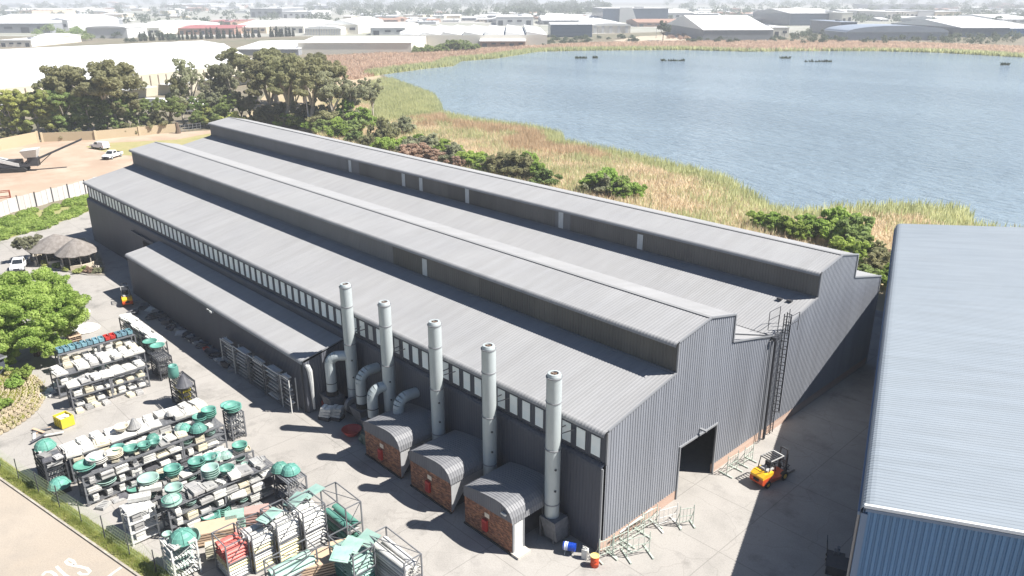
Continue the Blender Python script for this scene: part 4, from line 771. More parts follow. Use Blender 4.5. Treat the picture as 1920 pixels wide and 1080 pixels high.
n=40000; s_=rng.uniform(-12,44,n); o_=rng.uniform(.22,1.45,n); keep=(rng.random(n)<np.clip((o_-.1)*1.4,.25,1)); s_,o_=s_[keep],o_[keep]
pts=np.stack([kp(a,b) for a,b in zip(s_,o_)]); blades('grass_strip',pts,.3,.05,GRASS)
# mesh fence
fpx=[(0,0)]; f=thing('mesh_fence','green wire mesh fence on dark posts between the road verge and the racks','fence',(0,0,0))
fy=lambda s: .92
for i in range(18):
    s=-12+i*3.35; p=kp(s,fy(s)); build(MB().tube((p[0],p[1],0),(p[0],p[1],2.1),.045,n=6),'post',DARKSTEEL,f)
WIRE=mat('green coated fence wire',(.30,.36,.20),.6)
mb=MB(); s=-12
while s<44: p=kp(s,fy(s)); mb.box((p[0],p[1],1.),(.009,.009,1.9)); s+=.25
for z in [.1+.32*k for k in range(7)]: a,b=kp(-12,fy(0)),kp(44,fy(0)); mb.tube((a[0],a[1],z),(b[0],b[1],z),.007,n=3)
build(mb,'wire_mesh',WIRE,f,kind='stuff')
# ---------------- block retaining bank ----------------
BLK=mat('sandy hollow retaining block',(.42,.35,.24),.9,(.34,.29,.20),2.,rand=.15)
BX,BY=-58.5,-29.5
def bankp(a,t): rx,ry,h=9.4-4.6*t,7.6-4.9*t,1.9*t; return np.array([BX+rx*math.cos(a),BY+ry*math.sin(a),h])
bk=thing('block_wall','curving bank of stacked hollow sandy retaining blocks planted with grass','retaining wall',(0,0,0))
mb=MB(); NA=28; T_N=8
vs=[bankp(R(-30)+R(175)*i/NA,t/T_N)-np.array([0,0,.15]) for t in range(T_N+1) for i in range(NA+1)]
mb.add(vs+[np.array([BX,BY,1.85])],[(t*(NA+1)+i,t*(NA+1)+i+1,(t+1)*(NA+1)+i+1,(t+1)*(NA+1)+i) for t in range(T_N) for i in range(NA)]+[(T_N*(NA+1)+i,T_N*(NA+1)+i+1,len(vs)) for i in range(NA)]); build(mb,'soil_bank',SOIL,bk)
hb=MB(); n8=8; ou=[(.36*math.cos(a)*1.05,.26*math.sin(a)) for a in [2*math.pi*(i+.5)/n8 for i in range(n8)]]; inn=[(a*.6,b*.55) for a,b in ou]
hb.add([(a,b,0) for a,b in ou]+[(a,b,.3) for a,b in ou]+[(a,b,.3) for a,b in inn]+[(a,b,.05) for a,b in inn],[(i,(i+1)%8,8+(i+1)%8,8+i) for i in range(8)]+[(8+i,8+(i+1)%8,16+(i+1)%8,16+i) for i in range(8)]+[(16+i,16+(i+1)%8,24+(i+1)%8,24+i) for i in range(8)]); hbm=hb.mesh('block',BLK)
gp=[]
for t in range(10):
    m_=int(34-t*1.5); 
    for i in range(m_):
        a=R(-20)+R(165)*(i+.5*(t%2))/m_; p=bankp(a,(t+.3)/10); q=bankp(a+.02,(t+.3)/10); 
        o=obj('block',hbm,bk,p,math.atan2(q[1]-p[1],q[0]-p[0])+random.uniform(-.05,.05),.82)
        if random.random()<(.45 if t<7 else .95): gp+= [p+rng.normal(0,.2,3)*[1,1,0]+[0,0,.1] for _ in range(14)]
for _ in range(9000):
    a=R(random.uniform(-20,145)); t=random.random()**.6; q=math.sin(a*7+t*9)
    if t>.45+.3*q: gp.append(bankp(a,t)+rng.normal(0,.1,3)*[1,1,0])
gp=np.array(gp); blades('bank_grass',gp,.42,.09,foliage('yellowing bank grass',(.24,.29,.06),(.42,.40,.13),.8))
kk=thing('dark_kiosk','dark grey flat roofed kiosk behind the block bank at the left edge','kiosk',(-62.2,-27.2,1.6),rz=.3)
bx('wall',SHADEWALL,kk,(0,0,.8),(5.4,4.2,1.6)); bx('roof',mat('charcoal roof sheet',(.06,.06,.07),.6,(.09,.09,.10),1.),kk,(0,0,1.66),(5.9,4.6,.12))
for s in (-1,1): bx('roof_edge',TRIM,kk,(s*2.97,0,1.68),(.06,4.7,.16))
p=at(85,812,0)
bs=thing('board_scraps','broken boards and bent strips lying before the block bank','boards',(p[0],p[1],0))
for k in range(6): bx('board',[WOOD,WHITEMOULD,DARKMOULD][k%3],bs,(random.uniform(-1.4,1.4),random.uniform(-.9,.9),.05+.05*k),(1.6,.25,.05),random.uniform(0,3))
# ---------------- foliage generator ----------------
def leafmesh(name,clumps,n,size,m,out=.75,squash=.8):
    C=np.array([c[:3] for c in clumps],float); Rr=np.array([c[3:6] if len(c)>4 else (c[3],c[3],c[3]*squash) for c in clumps],float)
    vol=(Rr[:,0]*Rr[:,1])**1.0; idx=rng.choice(len(C),n,p=vol/vol.sum()); d=rng.normal(size=(n,3)); d/=np.linalg.norm(d,axis=1)[:,None]
    rr=rng.random(n)**(1/3)*(1-out)+out*rng.uniform(.78,1.06,n); P_=C[idx]+d*Rr[idx]*rr[:,None]
    nn=d+rng.normal(0,.55,(n,3)); nn/=np.linalg.norm(nn,axis=1)[:,None]; t=np.cross(nn,rng.normal(size=(n,3))); t/=np.linalg.norm(t,axis=1)[:,None]; b=np.cross(nn,t)
    s=(size*rng.uniform(.55,1.3,n))[:,None]; V=np.stack([P_-t*s-b*s*.4,P_+t*s*.2-b*s*.7,P_+t*s+b*s*.3,P_-t*s*.1+b*s*.75],1)
    return npmesh(name,V.reshape(-1,3),np.arange(n*4).reshape(n,4),m)
def sub(cl,k,fr,seed,flat=.75):   # break each crown lobe into leafy sprays with gaps between them
    rs=np.random.default_rng(seed); out=[]
    for c in cl:
        R_=np.array(c[3:6] if len(c)>4 else (c[3],c[3],c[3]*.8)); 
        for _ in range(k):
            d=rs.normal(size=3); d/=np.linalg.norm(d); d[2]=d[2]*.85+.12; q=rs.uniform(.62,1.02); r_=R_.mean()*fr*rs.uniform(.6,1.35); out.append((c[0]+d[0]*R_[0]*q,c[1]+d[1]*R_[1]*q,c[2]+d[2]*R_[2]*q,r_,r_,r_*flat))
    return out
def clumps_round(n,rx,ry,rz,cz,r,seed,low=-.35):
    rs=np.random.default_rng(seed); out=[]
    while len(out)<n:
        d=rs.normal(size=3); d/=np.linalg.norm(d)
        if d[2]<low: continue
        q=rs.uniform(.45,.95); k=r*rs.uniform(.6,1.25); out.append((d[0]*rx*q,d[1]*ry*q,cz+d[2]*rz*q,k,k,k*.8))
    return out
def limbs(clumps,m,h0,r0,name='trunk',top=None):
    mb=MB(); cz=np.mean([c[2] for c in clumps]); fork=(0,0,h0)
    mb.sweep([(0,0,0),(.03,.02,h0*.5),fork],[r0,r0*.8,r0*.62],n=7)
    for c in clumps[:9]:
        mid=((fork[0]+c[0])*.5+.03,(fork[1]+c[1])*.5,h0+(c[2]-h0)*.6); mb.sweep([fork,mid,c[:3]],[r0*.5,r0*.3,r0*.1],n=5,caps=False)
    return mb.mesh(name,m,True)
BARK=mat('brown bark',(.10,.07,.05),.9,(.16,.12,.09),6.); PBARK=mat('pale gum bark',(.42,.38,.32),.8,(.30,.26,.22),4.)
F_OLIVE=foliage('olive eucalypt leaves',(.20,.20,.105),(.34,.325,.18),.35)
F_GREEN=foliage('mid green leaves',(.17,.225,.075),(.31,.37,.15),.4)
F_LIME=foliage('bright spring leaves',(.20,.29,.06),(.40,.48,.15),.45)
F_GREY=foliage('grey green leaves',(.22,.23,.14),(.37,.37,.245),.5)
F_DARK=foliage('dark cypress leaves',(.018,.030,.014),(.035,.055,.022),.5)
F_YEL=foliage('yellow green willow leaves',(.32,.36,.11),(.47,.48,.20),.5)
F_BROWN=foliage('brown dry shrub twigs',(.34,.24,.18),(.46,.34,.26),.6)
PT_={}
def protos(kind,m,bark,nleaf,nvar,lsize):
    out=[]
    for v in range(nvar):
        sd=hash((kind,v))%9999 if False else (sum(map(ord,kind))*13+v*101); rs=np.random.default_rng(sd)
        if kind=='round': cl=clumps_round(16,.34,.34,.36,.60,.15,sd)
        elif kind=='wide': cl=clumps_round(20,.48,.48,.30,.62,.17,sd)
        elif kind=='gum':
            cl=[]
            for k in range(15):
                a=rs.uniform(0,6.28); q=rs.uniform(.05,.38); z=rs.uniform(.38,.95); q*=1.15-z*.6; k_=rs.uniform(.08,.16); cl.append((math.cos(a)*q,math.sin(a)*q,z,k_,k_,k_*.75))
            cl.append((0,0,.9,.12,.12,.1))
        elif kind=='feather':
            cl=[]
            for k in range(12): a=rs.uniform(0,6.28); q=rs.uniform(.0,.22); z=rs.uniform(.2,.9); cl.append((math.cos(a)*q,math.sin(a)*q,z,.09,.09,.16))
        elif kind=='cypress': cl=[(0,0,.1+.8*k/8,.11*(1-.8*k/8)+.02,.11*(1-.8*k/8)+.02,.09) for k in range(9)]
        elif kind=='bush': cl=[(c[0],c[1],max(c[2],.12),*c[3:]) for c in clumps_round(14,.5,.5,.55,.3,.22,sd,-.1)]
        me=leafmesh('crown',cl if kind=='cypress' or nleaf<1000 else sub(cl,9,.36,sd),nleaf,lsize,m,out=.4); tr=limbs(cl,bark,.28 if kind in('round','wide') else .35,.03 if kind!='wide' else .045,'trunk') if kind not in('bush','cypress') and bark else None
        out.append((me,tr))
    return out
def plant(key,kind,m,bark,nleaf,nvar,lsize,u,v,h,label,cat='tree',name='tree',group=None,wide=1.,pos=None):
    if key not in PT_: PT_[key]=protos(kind,m,bark,nleaf,nvar,lsize)
    me,tr=PT_[key][random.randrange(nvar)]
    p=at(u,v,0) if pos is None else (pos[0],pos[1],pos[2] if len(pos)>2 else 0); rz=random.uniform(0,6.28)
    if tr is None: return obj(name,me,None,(p[0],p[1],p[2]),rz,(h*wide,h*wide,h),label=label,cat=cat,group=group)
    t=thing(name,label,cat,(p[0],p[1],p[2]),rz,group); t.scale=(h*wide,h*wide,h); obj('trunk',tr,t); obj('crown',me,t); return t
def Hpx(u,v0,v1): 
    P0=at(u,v0,0); d=np.hypot(P0[0]-CAM[0],P0[1]-CAM[1]); r=fw-up*((v1-540)/F)+rt*((u-960)/F); return CAM[2]+r[2]*d/np.hypot(r[0],r[1])
# big tree at the left edge
cl=clumps_round(44,6.4,6.0,4.6,4.5,1.7,5,-.75); big=thing('leafy_tree','big round bright green tree filling the left edge behind the racks','tree',(-66.3,-20.3,0))
obj('crown',leafmesh('crown',sub(cl,18,.40,3),150000,.115,F_LIME,out=.35),big); obj('trunk',limbs(cl,BARK,2.2,.35),big)
BN='bushes behind the shed toward the lake'
plant('bk','bush',F_LIME,None,2600,2,.06,0,0,2.6,'bright green bush overhanging the block bank at the left edge','bush','bush',pos=(-60.5,-26.0,1.2),wide=1.6)
plant('bk','bush',F_LIME,None,2600,2,.06,0,0,2.2,'lower bright bush on the block bank at the left edge','bush','bush',pos=(-54.8,-28.6,.9),wide=1.5)
for i,(x,y,z,h_) in enumerate([(-57.2,-24.6,1.,1.5),(-59.5,-23.2,.8,1.6),(-53.2,-26.6,.9,1.3),(-56.8,-26.6,1.7,1.6)]): plant('bk','bush',F_LIME,None,2600,2,.06,0,0,h_,'%s low green shrub on the crest of the block bank'%ORD[i],'bush','bush',pos=(x,y,z),wide=1.3)
# hedge of ground cover along the far drive
hz=[]
A_=np.array(at(-40,470)[:2]); B_=np.array(at(0,450)[:2]); 
poly=[at(u,v)[:2] for u,v in [(-60,480),(0,452),(90,425),(168,396),(168,372),(60,398),(0,418),(-60,440)]]
q0,q1=np.array(poly[:4]),np.array(poly[4:])[::-1]
cl=[]
for i in range(90):
    t=rng.random()*3; k=int(min(t,2.999)); f_=t-k; a=q0[k]*(1-f_)+q0[k+1]*f_; b=q1[k]*(1-f_)+q1[k+1]*f_; s=rng.random(); p=a*(1-s)+b*s; r_=rng.uniform(.9,1.6); cl.append((p[0],p[1],.3,r_,r_,.7))
obj('ground_creeper',leafmesh('ground_creeper',cl,42000,.17,F_LIME,out=.6),kind='stuff')
sheet('creeper_bed',[tuple(p) for p in poly],.022,SOIL)
# precast wall and red frame
PALE=mat('whitewashed precast panel',(.60,.57,.54),.85,(.44,.42,.40),.9,stretch=(1,1,.2)); 
pw=thing('precast_wall','pale precast panel wall with dark posts along the dirt lot','wall',(0,0,0))
wpts=[at(-90,436)[:2],at(-40,420)[:2],at(0,407)[:2]]+[at(u,v)[:2] for u,v in [(37,394),(70,387),(101,378),(131,371),(162,363),(200,350)]]
for i,(a,b) in enumerate(zip(wpts[:-1],wpts[1:])):
    c=(a+b)/2; L_=np.linalg.norm(b-a); ag=math.atan2(b[1]-a[1],b[0]-a[0]); nn=max(2,int(L_/1.1))
    for j in range(nn): q=a+(b-a)*(j+.5)/nn; bx('panel',PALE,pw,(q[0],q[1],1.35+.06*((j*7)%3-1)),(L_/nn-.05,.09,2.7),ag+.06*((j*5)%3-1))
    bx('post',DARKSTEEL,pw,(a[0]+.15,a[1]-.1,1.45),(.16,.16,3.0),ag)
rf=thing('open_gantry','rusty red open steel frame beyond the precast wall at the left edge','frame',(*at(0,397,0)[:2],0),rz=1.3)
RUST=mat('rust red primer',(.30,.07,.03),.7,(.22,.05,.025),3.)
for x in(-2.2,0,2.2):
    for y in (-.7,.7): bx('upright',RUST,rf,(x,y,1.9),(.14,.14,3.8))
for z in (1.6,2.7,3.8):
    for y in (-.7,.7): bx('rail',RUST,rf,(0,y,z),(4.5,.12,.14))
    for x in(-2.2,2.2): bx('crossbar',RUST,rf,(x,0,z),(.12,1.4,.12))
# gazebos and garden
THATCH=mat('weathered grey thatch',(.15,.132,.118),.95,(.24,.218,.20),1.6,bump=.8,bscale=9.,stretch=(1,1,.3))
ISL=groundmat('garden soil and paving',(.34,.28,.20),(.42,.36,.27),(.18,.18,.08),.3,1.2)
isl=[at(u,v)[:2] for u,v in [(62,478),(66,494),(90,502),(130,510),(165,516),(198,516),(196,500),(186,470),(160,448),(120,448),(85,455)]]
sheet('garden_bed',isl,.03,ISL); mb=MB()
for a,b in zip(isl,isl[1:]+isl[:1]): c=(a+b)/2; mb.box((c[0],c[1],.07),(np.linalg.norm(b-a),.22,.2),math.atan2(b[1]-a[1],b[0]-a[0]))
build(mb,'garden_kerb',KERB,kind='structure')
def gazebo(u,v,r,hb,ht,label,seg=10,wx=1.):
    p=at(u,v,0); g=thing('thatched_gazebo',label,'gazebo',(p[0],p[1],0),rz=1.1,group='thatched gazebos in the garden island')
    mb=MB(); rings=[(r*.97,hb-.12),(r,hb),(r*.66,hb+(ht-hb)*.40),(r*.33,hb+(ht-hb)*.75),(.14,ht),(.001,ht+.02)]
    for i,(q,z) in enumerate(rings): mb.v+=[(q*wx*math.cos(2*math.pi*j/(seg*3))*(1+.03*(j%3==0)),q*math.sin(2*math.pi*j/(seg*3)),z-(.12*abs(math.sin(j*math.pi/3))if i<2 else 0)) for j in range(seg*3)]
    n=seg*3; mb.f+=[(i*n+j,i*n+(j+1)%n,(i+1)*n+(j+1)%n,(i+1)*n+j) for i in range(len(rings)-1) for j in range(n)]; build(mb,'thatch_roof',THATCH,g)
    for j in range(seg):
        a=2*math.pi*j/seg; build(MB().tube((r*.78*wx*math.cos(a),r*.78*math.sin(a),0),(r*.78*wx*math.cos(a),r*.78*math.sin(a),hb+.4),.09,n=6),'post',PBARK,g)
    mb=MB()
    for j in range(seg):
        if j in(1,6): continue
        a,b=2*math.pi*j/seg,2*math.pi*(j+1)/seg; mb.box((r*.8*wx*math.cos((a+b)/2),r*.8*math.sin((a+b)/2),.4),(r*.5,.25,.8),(a+b)/2+math.pi/2)
    build(mb,'low_wall',mat('cream plaster wall',(.56,.48,.38),.9,(.46,.40,.31),2.),g)
    build(MB().lathe([(.001,.7),(.7,.7),(.7,.76),(.1,.78),(.08,.0),(.3,.0)],12),'table',DARKSTEEL,g)
gazebo(112,489,3.3,2.3,4.3,'farther thatched gazebo with wide stretched grey roof',wx=1.25); gazebo(150,498,3.0,2.3,4.3,'nearer round thatched gazebo facing the drive')
FB=mat('sun bleached twigs',(.36,.30,.24),.9)
for i,(u,v,h,m_,k) in enumerate([(88,498,1.2,F_YEL,'gy'),(105,503,1.,F_LIME,'gl'),(125,508,.9,F_YEL,'gy'),(148,512,1.0,F_YEL,'gy'),(168,512,1.2,F_BROWN,'gb'),(183,512,1.1,F_GREY,'gg'),(160,506,.8,F_LIME,'gl')]):
    plant('g'+k,'bush',m_,None,900,2,.11,u,v,h,'%s small garden shrub from the parked pickup along the gazebo kerb'%ORD[i],'shrub','shrub',wide=1.3,group='small shrubs in the gazebo garden')
plant('pale','wide',F_GREY,PBARK,5200,1,.03,62,490,4.2,'pale grey feathery tree between the pickup and the gazebos',wide=1.3)
p=at(62,487,0)
# boulders
for i,(u,v) in enumerate([(178,505),(184,510),(190,507),(120,496),(98,470)]): p=at(u,v,0); obj('garden_rock',leafmesh('rock',[(0,0,.3,.4,.4,.35)],60,.3,KERB,out=.9),None,(p[0],p[1],0),label='%s pale rock in the gazebo garden bed'%ORD[i],cat='rock',group='rocks in the garden bed')
# ---------------- reeds on the lake bank ----------------
def inpoly(P_,poly):
    x,y=P_[:,0],P_[:,1]; c=np.zeros(len(x),bool); n=len(poly)
    for i in range(n):
        x1,y1=poly[i][:2]; x2,y2=poly[(i+1)%n][:2]
        with np.errstate(all='ignore'): c^=((y1>y)!=(y2>y))&(x<(x2-x1)*(y-y1)/(y2-y1+1e-12)+x1)
    return c
shore=[tuple(p) for p in near]
bank=[(-306,194)]+shore+[(40,118),(20,80),(0,74),(-60,66),(-132,66),(-150,72),(-205,92),(-260,140)]
P_=rng.uniform([-310,60],[60,200],(560000,2)); P_=P_[inpoly(P_,bank)]
S_=np.array(shore); dsh=np.min(np.hypot(P_[:,None,0]-S_[None,:,0],P_[:,None,1]-S_[None,:,1]),axis=1)
def segd(P_,A):
    d=np.full(len(P_),1e9)
    for a,b in zip(A[:-1],A[1:]): ab=b-a; t=np.clip(((P_-a)@ab)/(ab@ab),0,1); d=np.minimum(d,np.hypot(*(P_-a-t[:,None]*ab).T))
    return d
dsh=segd(P_,S_); nz=np.sin(P_[:,0]*.13+np.sin(P_[:,1]*.21)*1.7)*np.sin(P_[:,1]*.17+1.3+np.sin(P_[:,0]*.31))
R_TAN=foliage('dry pinkish tan reeds',(.54,.45,.31),(.66,.57,.42),.12,.0); R_GRN=foliage('green shore reeds',(.36,.38,.20),(.50,.50,.28),.15,0.); R_RUS=foliage('rusty brown reeds',(.42,.32,.20),(.56,.44,.30),.15,0.)
west=P_[:,0]<-185
grn=(dsh<6+3*nz)|(west&(dsh<26)); rus=(~grn)&((dsh<16+7*nz))&(P_[:,0]<-95); mix=rng.random(len(P_)); rus|=(~grn)&(mix<.06); g2=(~grn)&(~rus)&(mix>.66+.5*nz); grn|=g2
tan=~(grn|rus)
blades('green_reeds',P_[grn][:60000],2.0,.30,R_GRN,lean=.22); blades('rusty_reeds',P_[rus][:50000],2.1,.30,R_RUS,lean=.2); blades('tan_reeds',P_[tan][:150000],1.5,.30,R_TAN,lean=.42)
# ---------------- bushes behind the shed ----------------
bl_=[(560,240,3.5,'L',1.6),(590,245,4,'L',1.5),(620,245,4.5,'L',1.3),(650,235,7,'L',1.),(690,240,6.5,'L',1.),(640,262,4,'L',1.4),(672,270,4,'G',1.4),(700,278,5,'D',1.1),(722,275,7,'D',.8),(735,262,5,'O',1.),(745,285,3.5,'L',1.2),(770,290,4,'O',1.3),(800,292,6,'O',1.3),(835,300,5,'L',1.3),(770,300,4,'B',1.6),(815,310,3.5,'B',1.8),(860,320,3.,'B',1.5),(880,318,3.2,'L',1.3),(905,322,4.,'G',1.2),(930,330,4.8,'D',1.3),(960,335,5.2,'D',1.2),(985,338,5.,'D',1.),(990,332,5.,'L',.9),(1008,345,4.2,'L',.9),(1110,362,4.,'L',1.1),(1130,368,4.,'O',1.2),(1165,372,4.,'G',1.1),(760,255,5,'O',.9),(1430,430,3.5,'L',1.3),(1470,440,4.5,'L',1.2),(1500,455,4,'L',1.3),(1560,450,6.,'L',1.),(1585,470,6.5,'G',1.),(1600,500,5.,'L',1.1),(1640,505,5.,'D',1.),(1655,540,4.,'L',1.1),(1620,535,3.5,'G',1.2),(1690,500,4,'B',1.),(1540,440,3.5,'B',1.3),(535,238,3.6,'L',1.8),(605,252,3.8,'G',1.6),(630,250,4.2,'L',1.5),(660,258,5.,'G',1.3),(715,290,4.,'L',1.4),(785,280,4.5,'L',1.5),(848,308,4.5,'O',1.4),(893,316,4,'L',1.5),(918,326,4.2,'L',1.2),(1020,352,3.6,'G',1.3),(1140,360,5.,'L',1.2),(1180,375,4.2,'L',1.2),(1450,436,4.,'L',1.4),(1520,452,4.6,'L',1.3),(1575,462,6.8,'L',1.1),(1610,490,5.5,'G',1.2),(1645,520,4.5,'D',1.2)]
KM={'L':F_LIME,'G':F_GREEN,'D':F_OLIVE,'O':F_GREY,'B':F_BROWN}; KW={'L':'bright green','G':'mid green','D':'dark olive','O':'grey green','B':'dry reddish brown'}
cnt={}
for i,(u,v,h,k,wd) in enumerate(bl_):
    cnt[k]=cnt.get(k,0)+1; tot=sum(1 for b in bl_ if b[3]==k); rank=sorted([b[0] for b in bl_ if b[3]==k]).index(u); back=tot-1-rank
    w_='%s %s bush from the %s in the strip between shed roof and reeds'%((ORD[rank],KW[k],'left') if rank<=back else (ORD[back],KW[k],'right'))
    plant('B'+k,'bush',KM[k],None,4200,3,.045,u,v,h*(1.2 if u<1380 else 1.0),w_,'bush','bush',group=BN,wide=wd)
# strip fence behind the shed
bf=thing('rear_fence','dark post and rail fence behind the shed along the reeds','fence',(0,0,0)); a=np.array([-140.,62.]); b=np.array([-8.,66.])
for i in range(45): q=a+(b-a)*i/44; bx('post',DARKSTEEL,bf,(q[0],q[1],1.1),(.12,.12,2.2))
build(MB().tube((a[0],a[1],2.1),(b[0],b[1],2.1),.04,n=4).tube((a[0],a[1],1.2),(b[0],b[1],1.2),.03,n=4),'rail',DARKSTEEL,bf)
mb=MB()
for i in range(330): q=a+(b-a)*i/330; mb.box((q[0],q[1],1.05),(.03,.03,2.0))
build(mb,'palisade',DARKSTEEL,bf,kind='stuff')
# ---------------- trees beyond the lot ----------------
TG='trees along the far side of the dirt lot'
def gum(u,v0,v1,label,m=F_OLIVE,wide=1.,n=7000,kind='gum',bark=PBARK,ls=.024,key=None): return plant(key or kind+m.name[:4],kind,m,bark,int(n*1.6),3,ls*.74,u,v0,Hpx(u,v0,v1),label,group=TG,wide=wide)
gum(195,250,98,'tallest olive gum with broad drooping crown before the white warehouse at the left',wide=1.15,n=9000,kind='wide',key='bigum')
gum(150,250,125,'left shoulder gum of the broad olive pair before the white warehouse',wide=1.,kind='gum')
gum(110,255,140,'dark rounded gum at the left end of the olive clump',wide=.8,kind='round',ls=.026,n=5000,key='dkr')
gum(222,250,128,'right drooping gum of the broad olive clump before the white warehouse',wide=.9)
gum(365,232,112,'thin gum with sparse high tufts before the warehouse end wall',wide=.85,n=2600,key='thin',m=F_GREY)
gum(345,235,150,'small dark gum left of the thin tufted gum',wide=.9,n=3500,key='thin2')
gum(415,228,120,'grey brown gum right of the thin tufted gum',m=F_GREY,wide=1.0,n=5000)
gum(440,230,125,'sparse grey gum against the warehouse corner',m=F_GREY,wide=.8,n=3000,key='thin3')
gum(510,232,108,'tall dark gum left in the dense group beside the bare pale trunk',wide=1.0,n=9000,kind='wide',key='dens')
gum(545,235,98,'tallest gum of the dense group beyond the shed corner',wide=1.,n=9000,kind='wide',key='dens')
gum(590,238,102,'broad gum with the long bare white trunk',wide=1.0,n=8000,kind='wide',key='dens')
gum(625,240,135,'rounded gum at the right of the dense group above the lake arm',wide=1.,kind='round',m=F_GREY,n=6000,ls=.026,key='rnd')
gum(660,235,140,'lower gum just left of the last one by the water',wide=.9,kind='round',m=F_GREY,n=6000,ls=.026,key='rnd')
gum(700,225,146,'last upright gum standing at the lake edge',wide=.85,kind='round',m=F_GREY,n=5000,ls=.026,key='rnd')
gum(485,195,82,'dark gum behind the warehouse end, second row',wide=1.1,kind='wide',key='dens'); gum(520,195,88,'dark gum behind the dense group, centre of second row',wide=1.1,kind='wide',key='dens'); gum(575,200,92,'crown top rising behind the dense group',wide=1.0,kind='wide',key='dens'); gum(555,225,130,'inner dark tree filling the dense group',kind='round',key='dkr')
fe=[(8,262,165),(30,262,160),(52,260,168),(78,260,162),(95,260,170)]
for i,(u,a,b) in enumerate(fe): gum(u,a,b,'%s yellow green willow-like tree from the left edge behind the tan wall'%ORD[i],m=F_YEL,kind='feather',n=5200,wide=1.15,ls=.03,key='fy')
ge=[(108,258,160),(128,257,158),(150,255,162),(172,254,166),(196,252,168),(218,250,172),(240,248,170),(262,246,174),(285,244,180)]
for i,(u,a,b) in enumerate(ge): gum(u,a,b,'%s fresh green feathery tree in the row behind the tan wall'%ORD[i],m=F_GREEN,kind='feather',n=6000,wide=1.2,ls=.03,key='fg')
gum(320,246,176,'round green tree growing over the end of the tan wall',m=F_GREEN,kind='round',wide=1.1,n=6000,ls=.027,key='rg',bark=BARK)
gum(298,248,205,'dark blue green shrub left of the round green tree',m=F_OLIVE,kind='bush',wide=1.0,n=2600,ls=.05,key='db')
for i,(u,a,b) in enumerate([(380,236,180),(405,235,172),(430,236,178),(455,234,170),(470,232,180),(400,222,160)]): gum(u,a,b,'%s mid green tree between the round tree and the shed corner'%ORD[i],m=[F_GREEN,F_GREY][i%2],kind='round',wide=1.15,n=4200,ls=.028,key='mg%d'%(i%2),bark=BARK)
for i,(u,a,b) in enumerate([(12,262,235),(40,262,240),(120,262,236),(145,260,234),(262,252,226),(240,254,228),(500,236,205),(530,238,208),(610,245,200)]): gum(u,a,b,'%s dark low shrub under the trees along the lot from the left'%ORD[i],m=F_OLIVE,kind='bush',wide=1.4,n=2200,ls=.05,key='sh')
for i,(u,a,b) in enumerate([(485,236,200),(505,232,190),(528,230,188),(552,232,186),(578,233,190),(602,232,190),(628,234,196),(655,236,200)]): gum(u,a,b,'%s dark understory bush beneath the dense gum group from the left'%ORD[i],m=[F_OLIVE,F_GREY][i%2],kind='bush',wide=1.1,n=3200,ls=.05,key='us%d'%(i%2))
for i,(u,a,b) in enumerate([(415,238,196),(440,240,200),(375,240,205),(395,238,200)]): gum(u,a,b,'%s low green bush behind the lot gate'%ORD[i],m=[F_GREEN,F_YEL][i%2],kind='bush',wide=1.2,n=2600,ls=.05,key='ug%d'%(i%2))
p=at(590,236,0); build(MB().sweep([(0,0,0),(-.6,.2,4),(-1.6,.6,9),(-2.2,1.2,14)],[.32,.26,.2,.1],n=7),'bare_trunk',mat('white gum trunk',(.60,.56,.50),.7),loc=(p[0]+2,p[1]-3,0),label='long leaning bare white trunk in front of the dense gum group',cat='tree trunk')
# tan boundary wall, gate, pillar
TANW=mat('tan plastered wall',(.46,.37,.25),.9,(.40,.32,.21),.3,stretch=(1,1,.3))
tw=thing('boundary_wall','long tan plastered boundary wall along the far side of the dirt lot','wall',(0,0,0))
W1=[at(u,v)[:2] for u,v in [(-40,290),(0,282),(72,267)]]; W2=[at(u,v)[:2] for u,v in [(80,266),(180,262),(262,254),(333,247)]]
for Wl,h in ((W1,3.0),(W2,2.5)):
    for a,b in zip(Wl[:-1],Wl[1:]): c=(a+b)/2; bx('wall_section',TANW,tw,(c[0],c[1],h/2),(np.linalg.norm(b-a)+.2,.25,h),math.atan2(b[1]-a[1],b[0]-a[0]))
    for q in Wl: bx('pier',TANW,tw,(q[0],q[1],h/2+.08),(.6,.6,h+.15))
gt=thing('lot_gate','grey steel gate and rail fence right of the tan wall end','gate',(0,0,0)); a,b=at(340,248)[:2],at(398,240)[:2]
for i in range(9): q=a+(b-a)*i/8; bx('post',GREYSTEEL,gt,(q[0],q[1],1.1),(.12,.12,2.2))
for z in(.5,1.2,2.): build(MB().tube((*a,z),(*b,z),.06,n=4),'rail',GREYSTEEL,gt)
p=at(334,250,0); build(MB().sweep([(0,0,0),(.1,.1,1.4),(-.1,0,3.2)],[.9,.6,.5],n=8),'stump',BARK,loc=(p[0],p[1],0),label='thick brown stump at the end of the tan wall',cat='stump')
